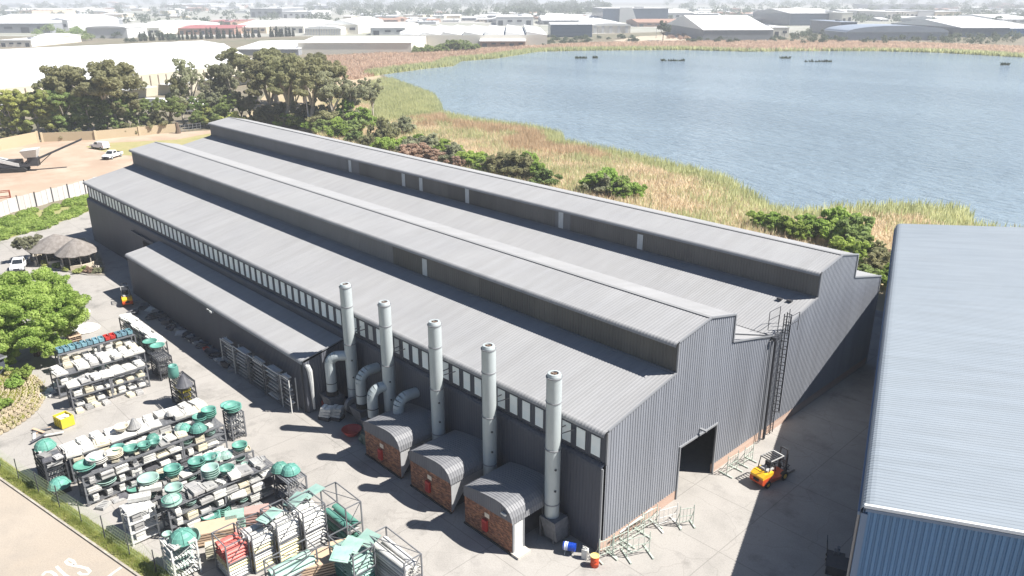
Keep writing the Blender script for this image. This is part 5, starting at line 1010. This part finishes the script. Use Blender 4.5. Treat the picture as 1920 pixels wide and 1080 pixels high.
# gap screen in the wall with parked trailer
# vehicles
def pickup(u,v,rz,label,canopy=False,s=1.):
    p=at(u,v,0); c=thing('pickup_truck',label,'pickup',(p[0],p[1],0),rz=rz); c.scale=(s,s,s)
    WP=mat('white car paint',(.72,.72,.72),.25,spec=.6)
    build(MB().prism([(-2.55,.45),(-2.55,1.0),(-.55,1.02),(1.15,1.05),(2.3,.92),(2.6,.75),(2.62,.45)],-.86,.86,'y'),'body',WP,c)
    build(MB().add([(-.55,-.8,1.02),(1.25,-.8,1.05),(.65,-.68,1.62),(-.4,-.68,1.66),(-.55,.8,1.02),(1.25,.8,1.05),(.65,.68,1.62),(-.4,.68,1.66)],[(0,1,2,3),(7,6,5,4),(3,2,6,7),(0,3,7,4),(1,5,6,2)]),'cab',WP,c)
    build(MB().add([(1.24,-.70,1.10),(.70,-.62,1.58),(.70,.62,1.58),(1.24,.70,1.10)],[(0,3,2,1)]).add([(1.26,-.70,1.105),(.72,-.62,1.585),(.72,.62,1.585),(1.26,.70,1.105)],[(0,3,2,1)]),'windscreen',GLASS,c)
    for sy in(-1,1):
        build(MB().add([(-.35,sy*.79,1.12),(1.0,sy*.79,1.12),(.6,sy*.705,1.54),(-.3,sy*.705,1.56)],[(0,1,2,3)]),'side_window',GLASS,c)
        for x in(-1.6,1.65): 
            t_=build(MB().tube((x,sy*.70,.36),(x,sy*.90,.36),.36,n=16),'wheel',RUBBER,c); build(MB().tube((x,sy*.90,.36),(x,sy*.915,.36),.2,n=12),'hub',STEEL,t_)
        bx('headlight',mat('headlight lens',(.5,.5,.5),.1),c,(2.58,sy*.62,.72),(.08,.3,.16)); bx('tail_light',REDPL,c,(-2.56,sy*.78,.8),(.04,.12,.3)); bx('mirror',WP,c,(1.0,sy*.93,1.15),(.15,.16,.14))
    bx('grille',DARKSTEEL,c,(2.61,0,.68),(.04,.8,.18)); bx('bumper',DARKSTEEL,c,(2.66,0,.48),(.12,1.6,.18))
    if canopy: build(MB().add([(-2.52,-.82,1.0),(-.58,-.82,1.02),(-.6,-.72,1.7),(-2.4,-.72,1.7),(-2.52,.82,1.0),(-.58,.82,1.02),(-.6,.72,1.7),(-2.4,.72,1.7)],[(0,1,2,3),(7,6,5,4),(3,2,6,7),(0,3,7,4),(1,5,6,2)]),'canopy',WP,c); 
    else: bx('load_bed',DARKSTEEL,c,(-1.55,0,1.022),(1.7,1.4,.02))
    return c
pickup(38,503,R(-22),'white single cab pickup parked beside the gazebo garden')
pickup(188,279,R(195),'white pickup with canopy parked farther out on the dirt lot',True,1.2); pickup(212,296,R(-50),'second white pickup parked nearer the shed on the dirt lot',False,1.2)
def forklift(x,y,rz,label,yel=True,s=1.):
    f=thing('forklift',label,'forklift',(x,y,0),rz=rz,); f.scale=(s,s,s)
    OR=mat('orange red forklift paint',(.55,.075,.02),.35); YE=mat('amber yellow forklift paint',(.75,.42,.02),.35)
    build(MB().prism([(-1.75,.35),(-1.85,.6),(-1.8,.85),(-.9,.9),(-.9,.3)],-.62,.62,'y').prism([(-.9,.3),(-.9,.62),(.0,.5),(.75,.62),(1.05,.6),(1.1,.25)],-.62,.62,'y'),'chassis',OR,f)
    build(MB().prism([(-1.8,.85),(-1.82,1.05),(-1.5,1.25),(-.6,1.22),(-.6,.9),(-.9,.88)],-.6,.6,'y'),'counterweight',YE if yel else OR,f)
    bx('engine_cover',GREYMOULD,f,(-.75,0,1.3),(.8,.8,.12)); bx('radiator_grille',RUBBER,f,(-1.86,0,.72),(.04,.5,.22))
    st=bx('seat',RUBBER,f,(-.35,0,1.33),(.5,.5,.14)); bx('seat_back',RUBBER,f,(-.6,0,1.6),(.12,.48,.5))
    build(MB().tube((.45,0,.6),(.2,0,1.45),.04,n=6).lathe([(.2,1.43),(.22,1.46),(.2,1.49)],14,(.2,0,0)),'steering_column',RUBBER,f)
    for sx,x0 in((1,.75),(-1,-1.15)):
        for sy in(-1,1): build(MB().tube((x0,sy*.52,.9),(x0-.25*sx,sy*.5,2.15),.04,n=6),'guard_pillar',DARKSTEEL,f)
    g=thing('overhead_guard','','',(0,0,0)); 
    for k in('label','category'): 
        if k in g: del g[k]
    g.parent=f
    for y in (-.5,.5): build(MB().tube((-.95,y,2.17),(.55,y,2.17),.05,n=6),'guard_rail',GREYMOULD,g)
    for k in range(6): bx('guard_bar',WHITESTEEL if k==5 else DARKSTEEL,g,(-.9+k*.28,0,2.18),(.07,1.0,.06))
    for sy in(-1,1): 
        bx('mast_rail',DARKSTEEL,f,(1.25,sy*.32,1.25),(.14,.1,2.3)); bx('fork',DARKSTEEL,f,(1.95,sy*.28,.1),(1.1,.12,.05)); bx('fork_carriage',DARKSTEEL,f,(1.4,sy*.28,.45),(.06,.12,.75))
        for x,r_ in((-1.2,.3),(.75,.38)): w_=build(MB().tube((x,sy*.45,r_),(x,sy*.70,r_),r_,n=16),'wheel',RUBBER,f); build(MB().tube((x,sy*.70,r_),(x,sy*.715,r_),r_*.5,n=12),'hub',YE,w_)
    for z in(.4,1.3,2.35): bx('mast_crossbar',DARKSTEEL,f,(1.25,0,z),(.1,.7,.1))
    bx('load_backrest',DARKSTEEL,f,(1.42,0,1.0),(.05,1.1,.06)); bx('load_backrest',DARKSTEEL,f,(1.42,0,.6),(.05,1.1,.06))
    build(MB().tube((-1.3,-.35,1.25),(-1.3,-.35,1.9),.04,n=6),'exhaust',GREYSTEEL,f); return f
forklift(4.0,17.2,R(80),'yellow and orange forklift parked in front of the caged ladder',True,1.08)
forklift(-76.4,-6.9,R(165),'small orange forklift at the far end of the lean-to',True,1.0)
# mobile crusher on the dirt lot
p=at(18,322,0); cr=thing('mobile_crusher','white and dark mobile crushing plant with raised conveyor on the dirt lot','crusher',(p[0],p[1],0),rz=R(62))
WPn=WHITESTEEL
for y in(-1.4,1.4):
    build(MB().prism([(-4.2,.3),(-3.6,0),(3.6,0),(4.2,.5),(3.6,1.0),(-3.6,1.0)],y-.35,y+.35,'y'),'track',RUBBER,cr)
build(MB().box((0,0,1.5),(9,2.2,.7)).box((1.5,0,2.3),(3.2,2.,1.0)).box((-2.,0,2.2),(1.6,2.2,.9)),'chassis',DARKSTEEL,cr)
build(MB().add([(-9,-1.2,5.6),(-9,1.2,5.6),(2.6,1.2,2.0),(2.6,-1.2,2.0),(-9,-1.2,4.7),(-9,1.2,4.7),(2.6,1.2,1.2),(2.6,-1.2,1.2)],[(0,1,2,3),(7,6,5,4),(0,3,7,4),(1,5,6,2),(0,4,5,1),(3,2,6,7)]),'screen_deck',WPn,cr)
build(MB().add([(-8.6,-.8,5.62),(-8.6,-.3,5.62),(2.2,-.3,2.24),(2.2,-.8,2.24)],[(0,1,2,3)]),'deck_slot',DARKSTEEL,cr)
build(MB().add([(3.4,-2.,4.9),(7.0,-2.,5.2),(7.0,2.,5.2),(3.4,2.,4.9),(4.0,-.8,3.0),(6.4,-.8,3.2),(6.4,.8,3.2),(4.0,.8,3.0)],[(4,5,6,7),(0,4,5,1)[::-1],(1,5,6,2)[::-1],(2,6,7,3)[::-1],(3,7,4,0)[::-1],(0,3,2,1)]),'hopper',WPn,cr)
build(MB().box((5.5,0,2.2),(2.2,1.8,2.)).tube((3,-1,1.5),(5,-1,3),.12).tube((3,1,1.5),(5,1,3),.12),'engine_bay',DARKSTEEL,cr)
build(MB().add([(3,-.6,1.6),(16.5,-.6,7.0),(16.5,.6,7.0),(3,.6,1.6),(3,-.6,1.1),(16.5,-.6,6.6),(16.5,.6,6.6),(3,.6,1.1)],[(0,1,2,3),(7,6,5,4),(0,4,5,1),(1,5,6,2),(2,6,7,3)]).tube((6,0,1),(10,0,4.2),.1),'boom_conveyor',DARKSTEEL,cr)
for x in(-7,-4): build(MB().tube((x,-1,.2),(x+.8,-1,4.6-.3*(x+7)),.12).tube((x,1,.2),(x+.8,1,4.6-.3*(x+7)),.12),'leg',WPn,cr)
# parked cars behind the trees
for i,(u,v) in enumerate([(298,206),(357,212),(372,206)]):
    pass
# ---------------- warehouses and town ----------------
WR=mat('white painted warehouse roof',(.78,.78,.76),.6,(.70,.70,.68),.02); WW=mat('off white warehouse wall',(.72,.68,.60),.7,(.66,.62,.54),.05)
GR=mat('light grey sheet roof',(.46,.47,.48),.6,(.52,.53,.54),.03); GW=mat('mid grey building wall',(.22,.23,.25),.7,(.27,.28,.30),.05); LG=mat('pale grey wall',(.50,.50,.50),.7,(.56,.56,.55),.05)
BWl=mat('blue glass facade',(.05,.08,.13),.25,(.08,.12,.18),.3); RR=mat('faded red roof',(.36,.12,.12),.7,(.30,.10,.10),.05); BE=mat('beige plaster',(.62,.52,.38),.8,(.55,.45,.33),.05); TI=mat('terracotta brown wall',(.36,.22,.16),.8,(.30,.18,.13),.08)
BG=mat('greyish blue roof',(.24,.28,.34),.5,(.28,.32,.38),.03); DKW=mat('dark window band',(.035,.045,.06),.3)
def bldg(name,label,uL,uR,vb,ve,vk,roof,wall,style='none',n=6,rise=.05,group=None,yaw=0.,dmax=190.,cat='building'):
    um=(uL+uR)/2; pc=at(um,vb,0); d=depth(pc); pL,pR=at(uL,vb,0),at(uR,vb,0)
    ex=rt.copy(); ex[2]=0; ex/=np.linalg.norm(ex); Wd=(uR-uL)*d/F; Hh=max(3.,Hpx(um,vb,ve)); D=np.linalg.norm(at(um,vk,Hh)[:2]-at(um,ve,Hh)[:2]); D=min(max(D,8),dmax)
    a=math.atan2(ex[1],ex[0])+yaw; t=thing(name,label,cat,(pc[0],pc[1],0),rz=a,group=group)
    t.rotation_euler=(0,0,a); W2=Wd/2
    b=MB().box((0,D/2,Hh/2),(Wd,D,Hh)); build(b,'wall',wall,t)
    if style=='arch':
        rise=rise
        pr=[(-W2-.5,Hh-.2)]+[(-W2*math.cos(math.pi*i/12),Hh+Wd*rise*2*math.sin(math.pi*i/12)) for i in range(13)]+[(W2+.5,Hh-.2)]
        build(MB().prism(pr,-.8,D,'y'),'roof',roof,t)
        for i in range(n): q=-W2+Wd*(i+.5)/n; bx('facade_rib',LG,t,(q,-.25,Hh/2),(Wd/n*.35,.5,Hh))
    elif style=='saw':
        k=max(3,int(Wd/16)); 
        for i in range(k): x0=-W2+Wd*i/k; x1=-W2+Wd*(i+1)/k; build(MB().prism([(x0,Hh),(x0+.5,Hh+Wd/k*.16),(x1,Hh+.05)],.2,D-.2,'y'),'roof_bay',roof,t); bx('clerestory',DKW,t,(x0+.3,D*.5,Hh+Wd/k*.08),(.4,D*.9,Wd/k*.1))
    elif style=='gable':
        build(MB().prism([(-W2-.4,Hh-.1),(0,Hh+Wd*rise*2),(W2+.4,Hh-.1)],-.6,D+.6,'y'),'roof',roof,t)
    elif style=='flat':
        build(MB().box((0,D/2,Hh+.25),(Wd+.6,D+.6,.5)),'roof',roof,t); bx('roof_plant',GW,t,(W2*.3,D*.4,Hh+1.2),(Wd*.12,D*.15,1.4))
    else:
        build(MB().add([(-W2-.4,-.5,Hh-.05),(W2+.4,-.5,Hh-.05),(W2+.4,D/2,Hh+D*rise),(-W2-.4,D/2,Hh+D*rise),(W2+.4,D+.5,Hh-.05),(-W2-.4,D+.5,Hh-.05)],[(0,1,2,3),(3,2,4,5),(0,3,5),(1,4,2)]),'roof',roof,t)
    if style=='glass' or n<0:
        k=3
        for i in range(k): bx('window_band',BWl,t,(0,-.15,Hh*(.2+.27*i)+.8),(Wd*.92,.3,Hh*.16))
    elif n>0 and style!='arch':
        for i in range(n):
            q=-W2+Wd*(i+.5)/n; bx('window' if i%3 else 'door',DKW,t,(q,-.12,Hh*.55 if i%3 else Hh*.3),(Wd/n*.5,.24,Hh*.25 if i%3 else Hh*.6))
    return t
# the big white warehouse behind the trees
big_=thing('white_warehouse','enormous white low-roofed warehouse with yellowish eaves behind the gum trees','warehouse',(0,0,0))
a=at(-200,262,0)[:2]; 
wl=np.array(at(484,178,0)[:2]); v0=np.array([-262.,19.]); dirw=np.array([-317.8+262.2,86.1-19.2]); 
# footprint from eave and ridge corners of its roof
H0=9.; c1=at(486,118,H0)[:2]; c0=at(-20,168,H0)[:2]; k0=at(-60,95,H0)[:2]; k1=at(380,76,H0)[:2]
mid0,mid1=(np.array(c0)+k0)/2,(np.array(c1)+k1)/2
ext=lambda p,q,s:(p+(p-q)/np.linalg.norm(p-q)*s)
c0e=ext(c0,c1,60); k0e=ext(k0,k1,60); m0e=ext(mid0,mid1,60)
build(MB().add([(*c0e,0),(*c1,0),(*k1,0),(*k0e,0),(*c0e,H0),(*c1,H0),(*k1,H0),(*k0e,H0)],[(0,1,5,4),(1,2,6,5),(2,3,7,6),(3,0,4,7)]),'wall',mat('cream warehouse wall',(.50,.45,.35),.8,(.44,.40,.31),.05),big_)
build(MB().add([(*c0e,H0),(*c1,H0),(*mid1,H0+3.2),(*m0e,H0+3.2),(*k1,H0),(*k0e,H0)],[(0,1,2,3),(3,2,4,5),(1,4,2),(0,3,5)]),'roof',WR,big_)
build(MB().tube((*m0e,H0+3.3),(*mid1,H0+3.3),.35,n=4),'ridge_cap',LG,big_)
cw=np.array(c1)-np.array(c0e); Lw=np.linalg.norm(cw); cw/=Lw; nwv=np.array([cw[1],-cw[0]])
for i in range(46):
    q=np.array(c0e)+cw*(i+.5)*Lw/46+nwv*.12; bx('wall_mullion',mat('brown steel mullion',(.16,.12,.09),.7),big_,(q[0],q[1],6.2),(.35,.2,4.2),math.atan2(cw[1],cw[0]))
for i in range(9):
    q=np.array(c0e)+cw*(i+.5)*Lw/9+nwv*3.; bx('loading_canopy',GR,big_,(q[0],q[1],4.3),(Lw/9-6,6.,.3),math.atan2(cw[1],cw[0]))
qq=[(255,250),(300,240),(340,230),(370,222)]
for i,(u,v,s) in enumerate([(292,204,5),(350,205,4),(365,214,3)]):
    p=at(u,v,0); t_=thing('parked_lorry','%s white lorry glimpsed through the trees from the left'%ORD[i],'lorry',(p[0],p[1],0),rz=.7,group='lorries behind the trees'); bx('box_body',WR,t_,(0,0,2.4),(7,2.5,2.9)); bx('cab',WR,t_,(4.5,0,1.7),(1.7,2.4,2.4)); bx('windscreen',GLASS,t_,(5.38,0,2.2),(.06,2.0,.9))
    for x in(-2.5,-1.2,4.2):
        for y in(-1.1,1.1): build(MB().tube((x,y-.15,.5),(x,y+.15,.5),.5,n=10),'wheel',RUBBER,t_)
L_=[
('grey_roof_hall','broad hall with light grey roof and grey wall at the top left corner',-60,95,62,44,31,GR,GW,'none',5,.05),
('pale_hall','pale grey sheet hall right of the corner hall, behind dark trees',95,130,60,38,34,GR,LG,'gable',3,.06),
('white_block','low white block left of the corner hall trees',0,60,88,76,72,WR,WW,'flat',4,.05),
('white_block','small white house-like block with dark tree before it, far left',62,98,84,70,66,WR,WW,'none',3,.05),
('grey_factory','pale grey factory behind the leftmost cypresses',165,240,72,52,44,LG,LG,'arch',0,.02),
('white_factory','white roofed factory left of the red roofed one',238,300,68,52,40,WR,LG,'none',5,.03),
('white_store','white store with dark loading slots above the cypresses',245,300,68,52,47,WR,WW,'none',6,.03),
('red_factory','long factory with faded red roof behind the cypress row',335,440,65,53,49,RR,TI,'none',8,.03),
('red_factory','upper red roof band just behind the first red roof',368,432,47,41,37.5,RR,TI,'flat',5,.02),
('beige_factory','beige factory with white roof right of the red roof',432,500,63,51,40,WR,BE,'none',5,.03),
('white_factory','white factory with long flat roof above the right cypresses',486,570,62,49,40,WR,WW,'none',7,.03),
('grey_office','grey three storey block with white flat roof high on the left',470,530,33,16,9,WR,GW,'flat',5,.03),
('pale_office','pale block right of the grey three storey block',530,585,34,22,14,WR,LG,'flat',5,.03),
('striped_hall','white arched hall with upright ribs on its front',572,640,66,54,50,WR,WW,'arch',14,.035),
('white_warehouse_long','long bright white warehouse at the edge of the brown reeds',440,560,104,92,76,WR,GW,'none',0,.02),
('white_warehouse_long','long bright white warehouse ending by the green clump',560,772,102,80,68,WR,WW,'none',0,.02),
('white_hall','white hall with gable behind the long warehouse, left of centre',608,672,64,46,36,WR,WW,'gable',3,.07),
('grey_hall','grey ended white hall left of the sawtooth works',695,760,66,52,45,WR,LG,'none',3,.03),
('sawtooth_works','huge white works with dark sawtooth rooflights beside the lake',750,1026,86,66,40,WR,WW,'saw',0,.03),
('white_shed_row','white shed front with brown opening beside the lake head',900,985,88,77,70,WR,TI,'none',5,.03),
('pale_block','pale block with boxy roof house above the sawtooth works',930,1000,48,32,28,WR,LG,'flat',4,.03),
('blue_office','dark blue glazed office with white floor slabs at the lake head',1032,1110,70,46,43,GR,BWl,'glass',-1,.03),
('white_canopy_hall','white low curved hall right of the blue glazed office',1108,1182,62,48,37,WR,WW,'arch',5,.03),
('rear_hall','long white flat hall behind the blue glazed office',1016,1100,46,38,33,WR,GW,'none',5,.03),
('rear_hall','white flat hall strip left of the dark wedge building',1085,1130,44,36,32,WR,LG,'flat',4,.03),
('wedge_building','big building with dark blue grey front and pale slanting panel',1130,1252,42,16,11,LG,BWl,'flat',0,.02),
('pale_terrace','pale low building right of the dark wedge building',1252,1300,38,24,18,WR,LG,'none',4,.03),
('terracotta_sheds','terracotta brown sheds below the dark wedge building',1195,1285,50,42,38,TI,TI,'none',6,.03),
('white_hip_hall','wide white roofed hall with dark glazed front by the far shore',1318,1448,76,56,36,WR,GW,'none',0,.06),
('white_annexe','white annexe right of the wide white roofed hall',1448,1478,70,52,44,WR,WW,'flat',2,.03),
('grey_gate_hall','pale green grey hall left of the wide white roof',1296,1322,68,50,44,LG,LG,'flat',2,.03),
('olive_hall','grey brown hall with white edge behind the wide white roof',1300,1346,38,26,23,WR,GW,'flat',3,.03),
('blue_block','blue glazed office block with two bays high right of centre',1480,1578,48,25,20,LG,BWl,'glass',-1,.03),
('white_frame_block','white framed end of the blue glazed block',1576,1596,50,24,20,WR,WW,'flat',2,.03),
('arched_hall','large grey blue hall with shallow arched roof by the far shore',1586,1776,76,60,56,BG,BG,'arch',0,.03),
('navy_box','small navy box building left of the arched hall',1574,1604,66,42,38,BG,BWl,'flat',0,.03),
('white_row','bright white row of units behind the arched hall',1662,1722,36,22,18,WR,WW,'flat',7,.03),
('grey_box','pale grey box right of the bright white row',1720,1750,36,20,17,GR,LG,'flat',0,.03),
('beige_box','beige box with dark opening beyond the arched hall',1752,1800,36,22,18,WR,BE,'flat',3,.03),
('brown_hall','brown grey hall behind the arched hall, left part',1596,1660,32,24,20,LG,TI,'none',4,.03),
('blue_long_hall','long blue walled hall at the far right shore',1802,1890,70,52,44,WR,BWl,'none',0,.04),
('blue_end_hall','bright blue ended hall at the right edge of the far shore',1886,1950,68,53,46,WR,mat('bright blue wall',(.06,.17,.38),.6),'none',0,.04),
('white_yard_hall','white roofed hall behind the long blue hall',1790,1880,46,40,34,WR,LG,'none',5,.03),
('white_yard_hall','white roofed hall at the right edge behind the blue ended hall',1880,1950,44,36,30,WR,LG,'none',5,.03),
('long_grey_roof','very long grey roof strip near the skyline at the right',1640,1780,17,8,5,GR,GW,'flat',7,.03),
('long_white_roof','very long white roof strip near the skyline at the left',0,150,26,20,14,WR,LG,'none',6,.03),
('long_pale_roof','long pale roof strip near the skyline above the red roofs',310,440,16,9,5,GR,TI,'none',6,.03),
('pale_shed_left','pale shed behind the corner hall beside brown trees',38,62,32,20,17,TI,BE,'flat',2,.03),
]
for e in L_: bldg(e[0],e[1],*e[2:9],e[9],e[10],e[11])
TG_=groundmat('town paving and plots',(.36,.34,.31),(.20,.22,.15),(.42,.41,.39),.006,.02)
sheet('town_ground',V2([(-250,66),(300,70),(560,68),(760,70),(1010,74),(1030,66),(1300,58),(1480,62),(1700,66),(2150,70),(2150,10),(-250,10)]),.01,TG_)
wb=next(o for o in bpy.data.objects if o.name=='wedge_building'); d_=depth(at(1191,42,0)); k_=d_/F; H_=Hpx(1191,42,15)
build(MB().add([(-30*k_,-.5,0),(4*k_,-.5,0),(-7*k_,-.5,H_+1),(-30*k_,-.5,H_+1),(-30*k_,-.1,0),(4*k_,-.1,0),(-7*k_,-.1,H_+1),(-30*k_,-.1,H_+1)],[(0,1,2,3),(1,5,6,2),(3,2,6,7),(4,0,3,7)]),'slanting_panel',LG,wb)
# small far buildings
rs=random.Random(11); zone=[(0,320,6,34),(320,640,4,30),(640,960,26,46),(960,1130,30,42),(1290,1480,20,45),(1600,1920,6,40),(0,200,34,50)]
PAL=[(WR,LG,'white roofed'),(WR,WW,'white walled'),(GR,GW,'grey roofed'),(LG,BE,'beige walled'),(TI,TI,'brown roofed'),(GR,LG,'pale grey')]
for i in range(290):
    z=zone[i%len(zone)]; u=rs.uniform(z[0],z[1]); v=rs.uniform(z[2],z[3]); r_,w_,nm=rs.choice(PAL); wd=rs.uniform(9,44); hh=rs.uniform(2.5,6.)
    side='left' if u<640 else ('middle' if u<1280 else 'right')
    bldg('distant_building','small %s building in the hazy %s distance'%(nm,side),u,u+wd,v,v-hh,v-hh-rs.uniform(1,4),r_,w_,rs.choice(['none','flat','gable']),rs.choice([0,3]),.04,group='small %s buildings in the hazy %s distance'%(nm,side),dmax=60)
# cypress row and distant trees
CW=ORD+['seventeenth','eighteenth','nineteenth','twentieth']+['twenty-'+q for q in ORD[:9]]+['thirtieth']+['thirty-'+q for q in ORD[:4]]
for i in range(34):
    u=[265,272,283,289,300,306,316,336,343,352,360,368,378,388,396,408,414,420,432,438,446,452,460,468,474,486,508,513,519,524,530,538,544,550][i]+rs.uniform(-1,1); v=80-(u-170)*.031
    plant('cyp','cypress',F_DARK,None,420,3,.05,u,v,Hpx(u,v,v-rs.uniform(13,22)),'%s dark pointed cypress from the left in the row before the factories'%CW[i],'cypress','cypress_tree',group='cypresses in a row before the factories',wide=1.5)
def far(u0,u1,v0,v1,n,hmin,hmax,m,kind,label,group,nl=520,ls=.06,wide=1.3):
    if n>=50:
        cl=[]
        for i in range(int(n*2.2)):
            u=rs.uniform(u0,u1); v=v0+(v1-v0)*rs.random(); h=rs.uniform(hmin,hmax); H_=Hpx(u,v,v-h); p=at(u,v,0)
            for k in range(5): a=rs.uniform(0,6.28); q=rs.uniform(0,.4)*H_*wide; r_=H_*rs.uniform(.22,.36); cl.append((p[0]+q*math.cos(a),p[1]+q*math.sin(a),H_*rs.uniform(.35,.72),r_*1.2,r_*1.2,r_))
        w_=np.mean([c[3] for c in cl]); obj('distant_treeline',leafmesh('distant_treeline',cl,int(n*260),w_*.28,m,out=.8),kind='stuff'); return
    for i in range(n):
        u=rs.uniform(u0,u1); v=rs.uniform(v0,v1); h=rs.uniform(hmin,hmax); plant('far'+kind+m.name[:3],kind,m,None,nl,3,ls,u,v,Hpx(u,v,v-h),label,'tree','tree',group=group,wide=wide*rs.uniform(.8,1.3))
HG=foliage('distant blue green trees',(.06,.085,.055),(.11,.135,.085),.1)
far(0,640,8,50,150,6,16,HG,'bush','hazy dark tree among the rooftops at the upper left','trees among rooftops upper left')
far(60,170,40,80,22,10,20,F_GREEN,'bush','green tree clump behind the big white warehouse at the left','tree clump behind the white warehouse',wide=1.4)
far(175,330,66,80,16,8,16,HG,'bush','scrubby tree among the left cypresses','scrub among the cypresses')
far(640,1000,6,34,130,8,18,HG,'bush','hazy blue tree in the belt along the skyline centre','tree belt along the skyline centre',wide=1.6)
far(960,1140,14,34,60,10,20,HG,'bush','hazy tree in the tall belt left of the wedge building','tall belt left of the wedge building',wide=1.4)
far(1250,1640,4,44,130,7,15,HG,'bush','hazy pale tree on the skyline right of centre','skyline trees right of centre',wide=1.6)
far(1600,1920,6,44,110,7,15,HG,'bush','hazy pale tree on the skyline at the right','skyline trees at the right',wide=1.5)
far(1280,1480,72,82,30,6,12,HG,'bush','green shrub along the far shore before the wide white hall','shrubs before the wide white hall')
far(1480,1920,64,84,75,7,15,HG,'bush','green shrub along the far shore before the arched hall','shrubs before the arched hall',wide=1.2)
far(1030,1200,72,84,34,5,12,HG,'bush','low shrub along the lake head before the blue office','shrubs before the blue office')
far(900,1030,80,88,16,4,8,HG,'bush','low shrub before the white works','shrubs before the white works')
far(1250,1300,60,76,12,6,10,F_BROWN,'bush','dry shrub on the sandy patch','dry shrubs on the sandy patch')
far(640,700,100,106,6,2,4,F_OLIVE,'bush','tiny dark bush on the brown far bank','tiny bushes on the far bank')
for i,(u,v,h,m_,w_) in enumerate([(765,100,17,F_OLIVE,1.0),(785,101,19,F_GREEN,1.6),(805,100,20,F_GREEN,1.7),(825,99,22,F_GREEN,1.6),(848,98,28,F_GREEN,1.5),(875,97,26,F_GREEN,1.6)]):
    plant('isl'+m_.name[:3],'bush',m_,None,2400,2,.05,u,v,Hpx(u,v,v-h),'%s round tree from the left in the green clump on the far bank'%ORD[i],'tree','tree',group='green clump on the far bank',wide=w_)
plant('lone','round',HG,BARK,1500,1,.05,1243,76,Hpx(1243,76,40),'lone pale green tree on the sandy patch at the far shore'); 
# far shore reeds
P_=rng.uniform([-620,180],[80,720],(900000,2)); pf=[tuple(p) for p in list(fs)]+[tuple(p) for p in fb]; P_=P_[inpoly(P_,pf)]; dd=segd(P_,np.array(fs)); 
R_PAL=foliage('pale pinkish far reeds',(.46,.34,.25),(.56,.43,.33),.03,0.); gr=dd<7+5*np.sin(P_[:,0]*.03)
blades('far_green_reeds',P_[gr][:40000],3.2,1.1,R_GRN,lean=.2); blades('far_pale_reeds',P_[~gr][:70000],2.2,1.3,R_PAL,lean=.25)
# reed rafts and birds on the lake
for i,(u0,u1,v) in enumerate([(1078,1100,109.5),(1112,1120,109),(1238,1284,114.5),(1462,1482,109.5),(1506,1560,116),(1876,1892,122)]):
    q=np.array([at(rs.uniform(u0,u1),v+rs.uniform(-.5,.5))[:2] for _ in range(60)]); blades('reed_raft',q,1.6,1.2,F_DARK,label='%s dark reed tuft line on the open lake from the left'%ORD[i],cat='reeds',group='reed tufts on the lake')
for i,(u,v,h_) in enumerate([(90,70,20),(148,72,18),(460,74,18),(600,70,20),(705,66,22),(875,84,16),(1012,66,22),(1120,70,18),(1230,72,20),(1310,70,18),(1470,74,20),(1560,72,18),(1700,80,18),(1790,74,18)]):
    p=at(u,v,0); q_=thing('lamp_post','%s thin lamp post from the left among the distant buildings'%ORD[i],'lamp post',(p[0],p[1],0),group='lamp posts among distant buildings'); H_=Hpx(u,v,v-h_); build(MB().tube((0,0,0),(0,0,H_),.22,.12,n=5),'pole',GREYSTEEL,q_); bx('lamp_arm',GREYSTEEL,q_,(.8,0,H_-.1),(1.8,.2,.2))
# ---------------- haze ----------------
hz_=MB().box((0,0,0),(17000,17000,43.)); hm=bpy.data.materials.new('pale summer haze'); hm.use_nodes=True; t=hm.node_tree
for n_ in list(t.nodes):
    if n_.type=='BSDF_PRINCIPLED': t.nodes.remove(n_)
pv=t.nodes.new('ShaderNodeVolumePrincipled'); pv.inputs['Color'].default_value=(.93,.96,1,1); pv.inputs['Density'].default_value=.00028; pv.inputs['Anisotropy'].default_value=0.
t.links.new(pv.outputs[0],t.nodes['Material Output'].inputs['Volume'])
ho=build(hz_,'haze',hm,kind='stuff',loc=(0,0,20.5))
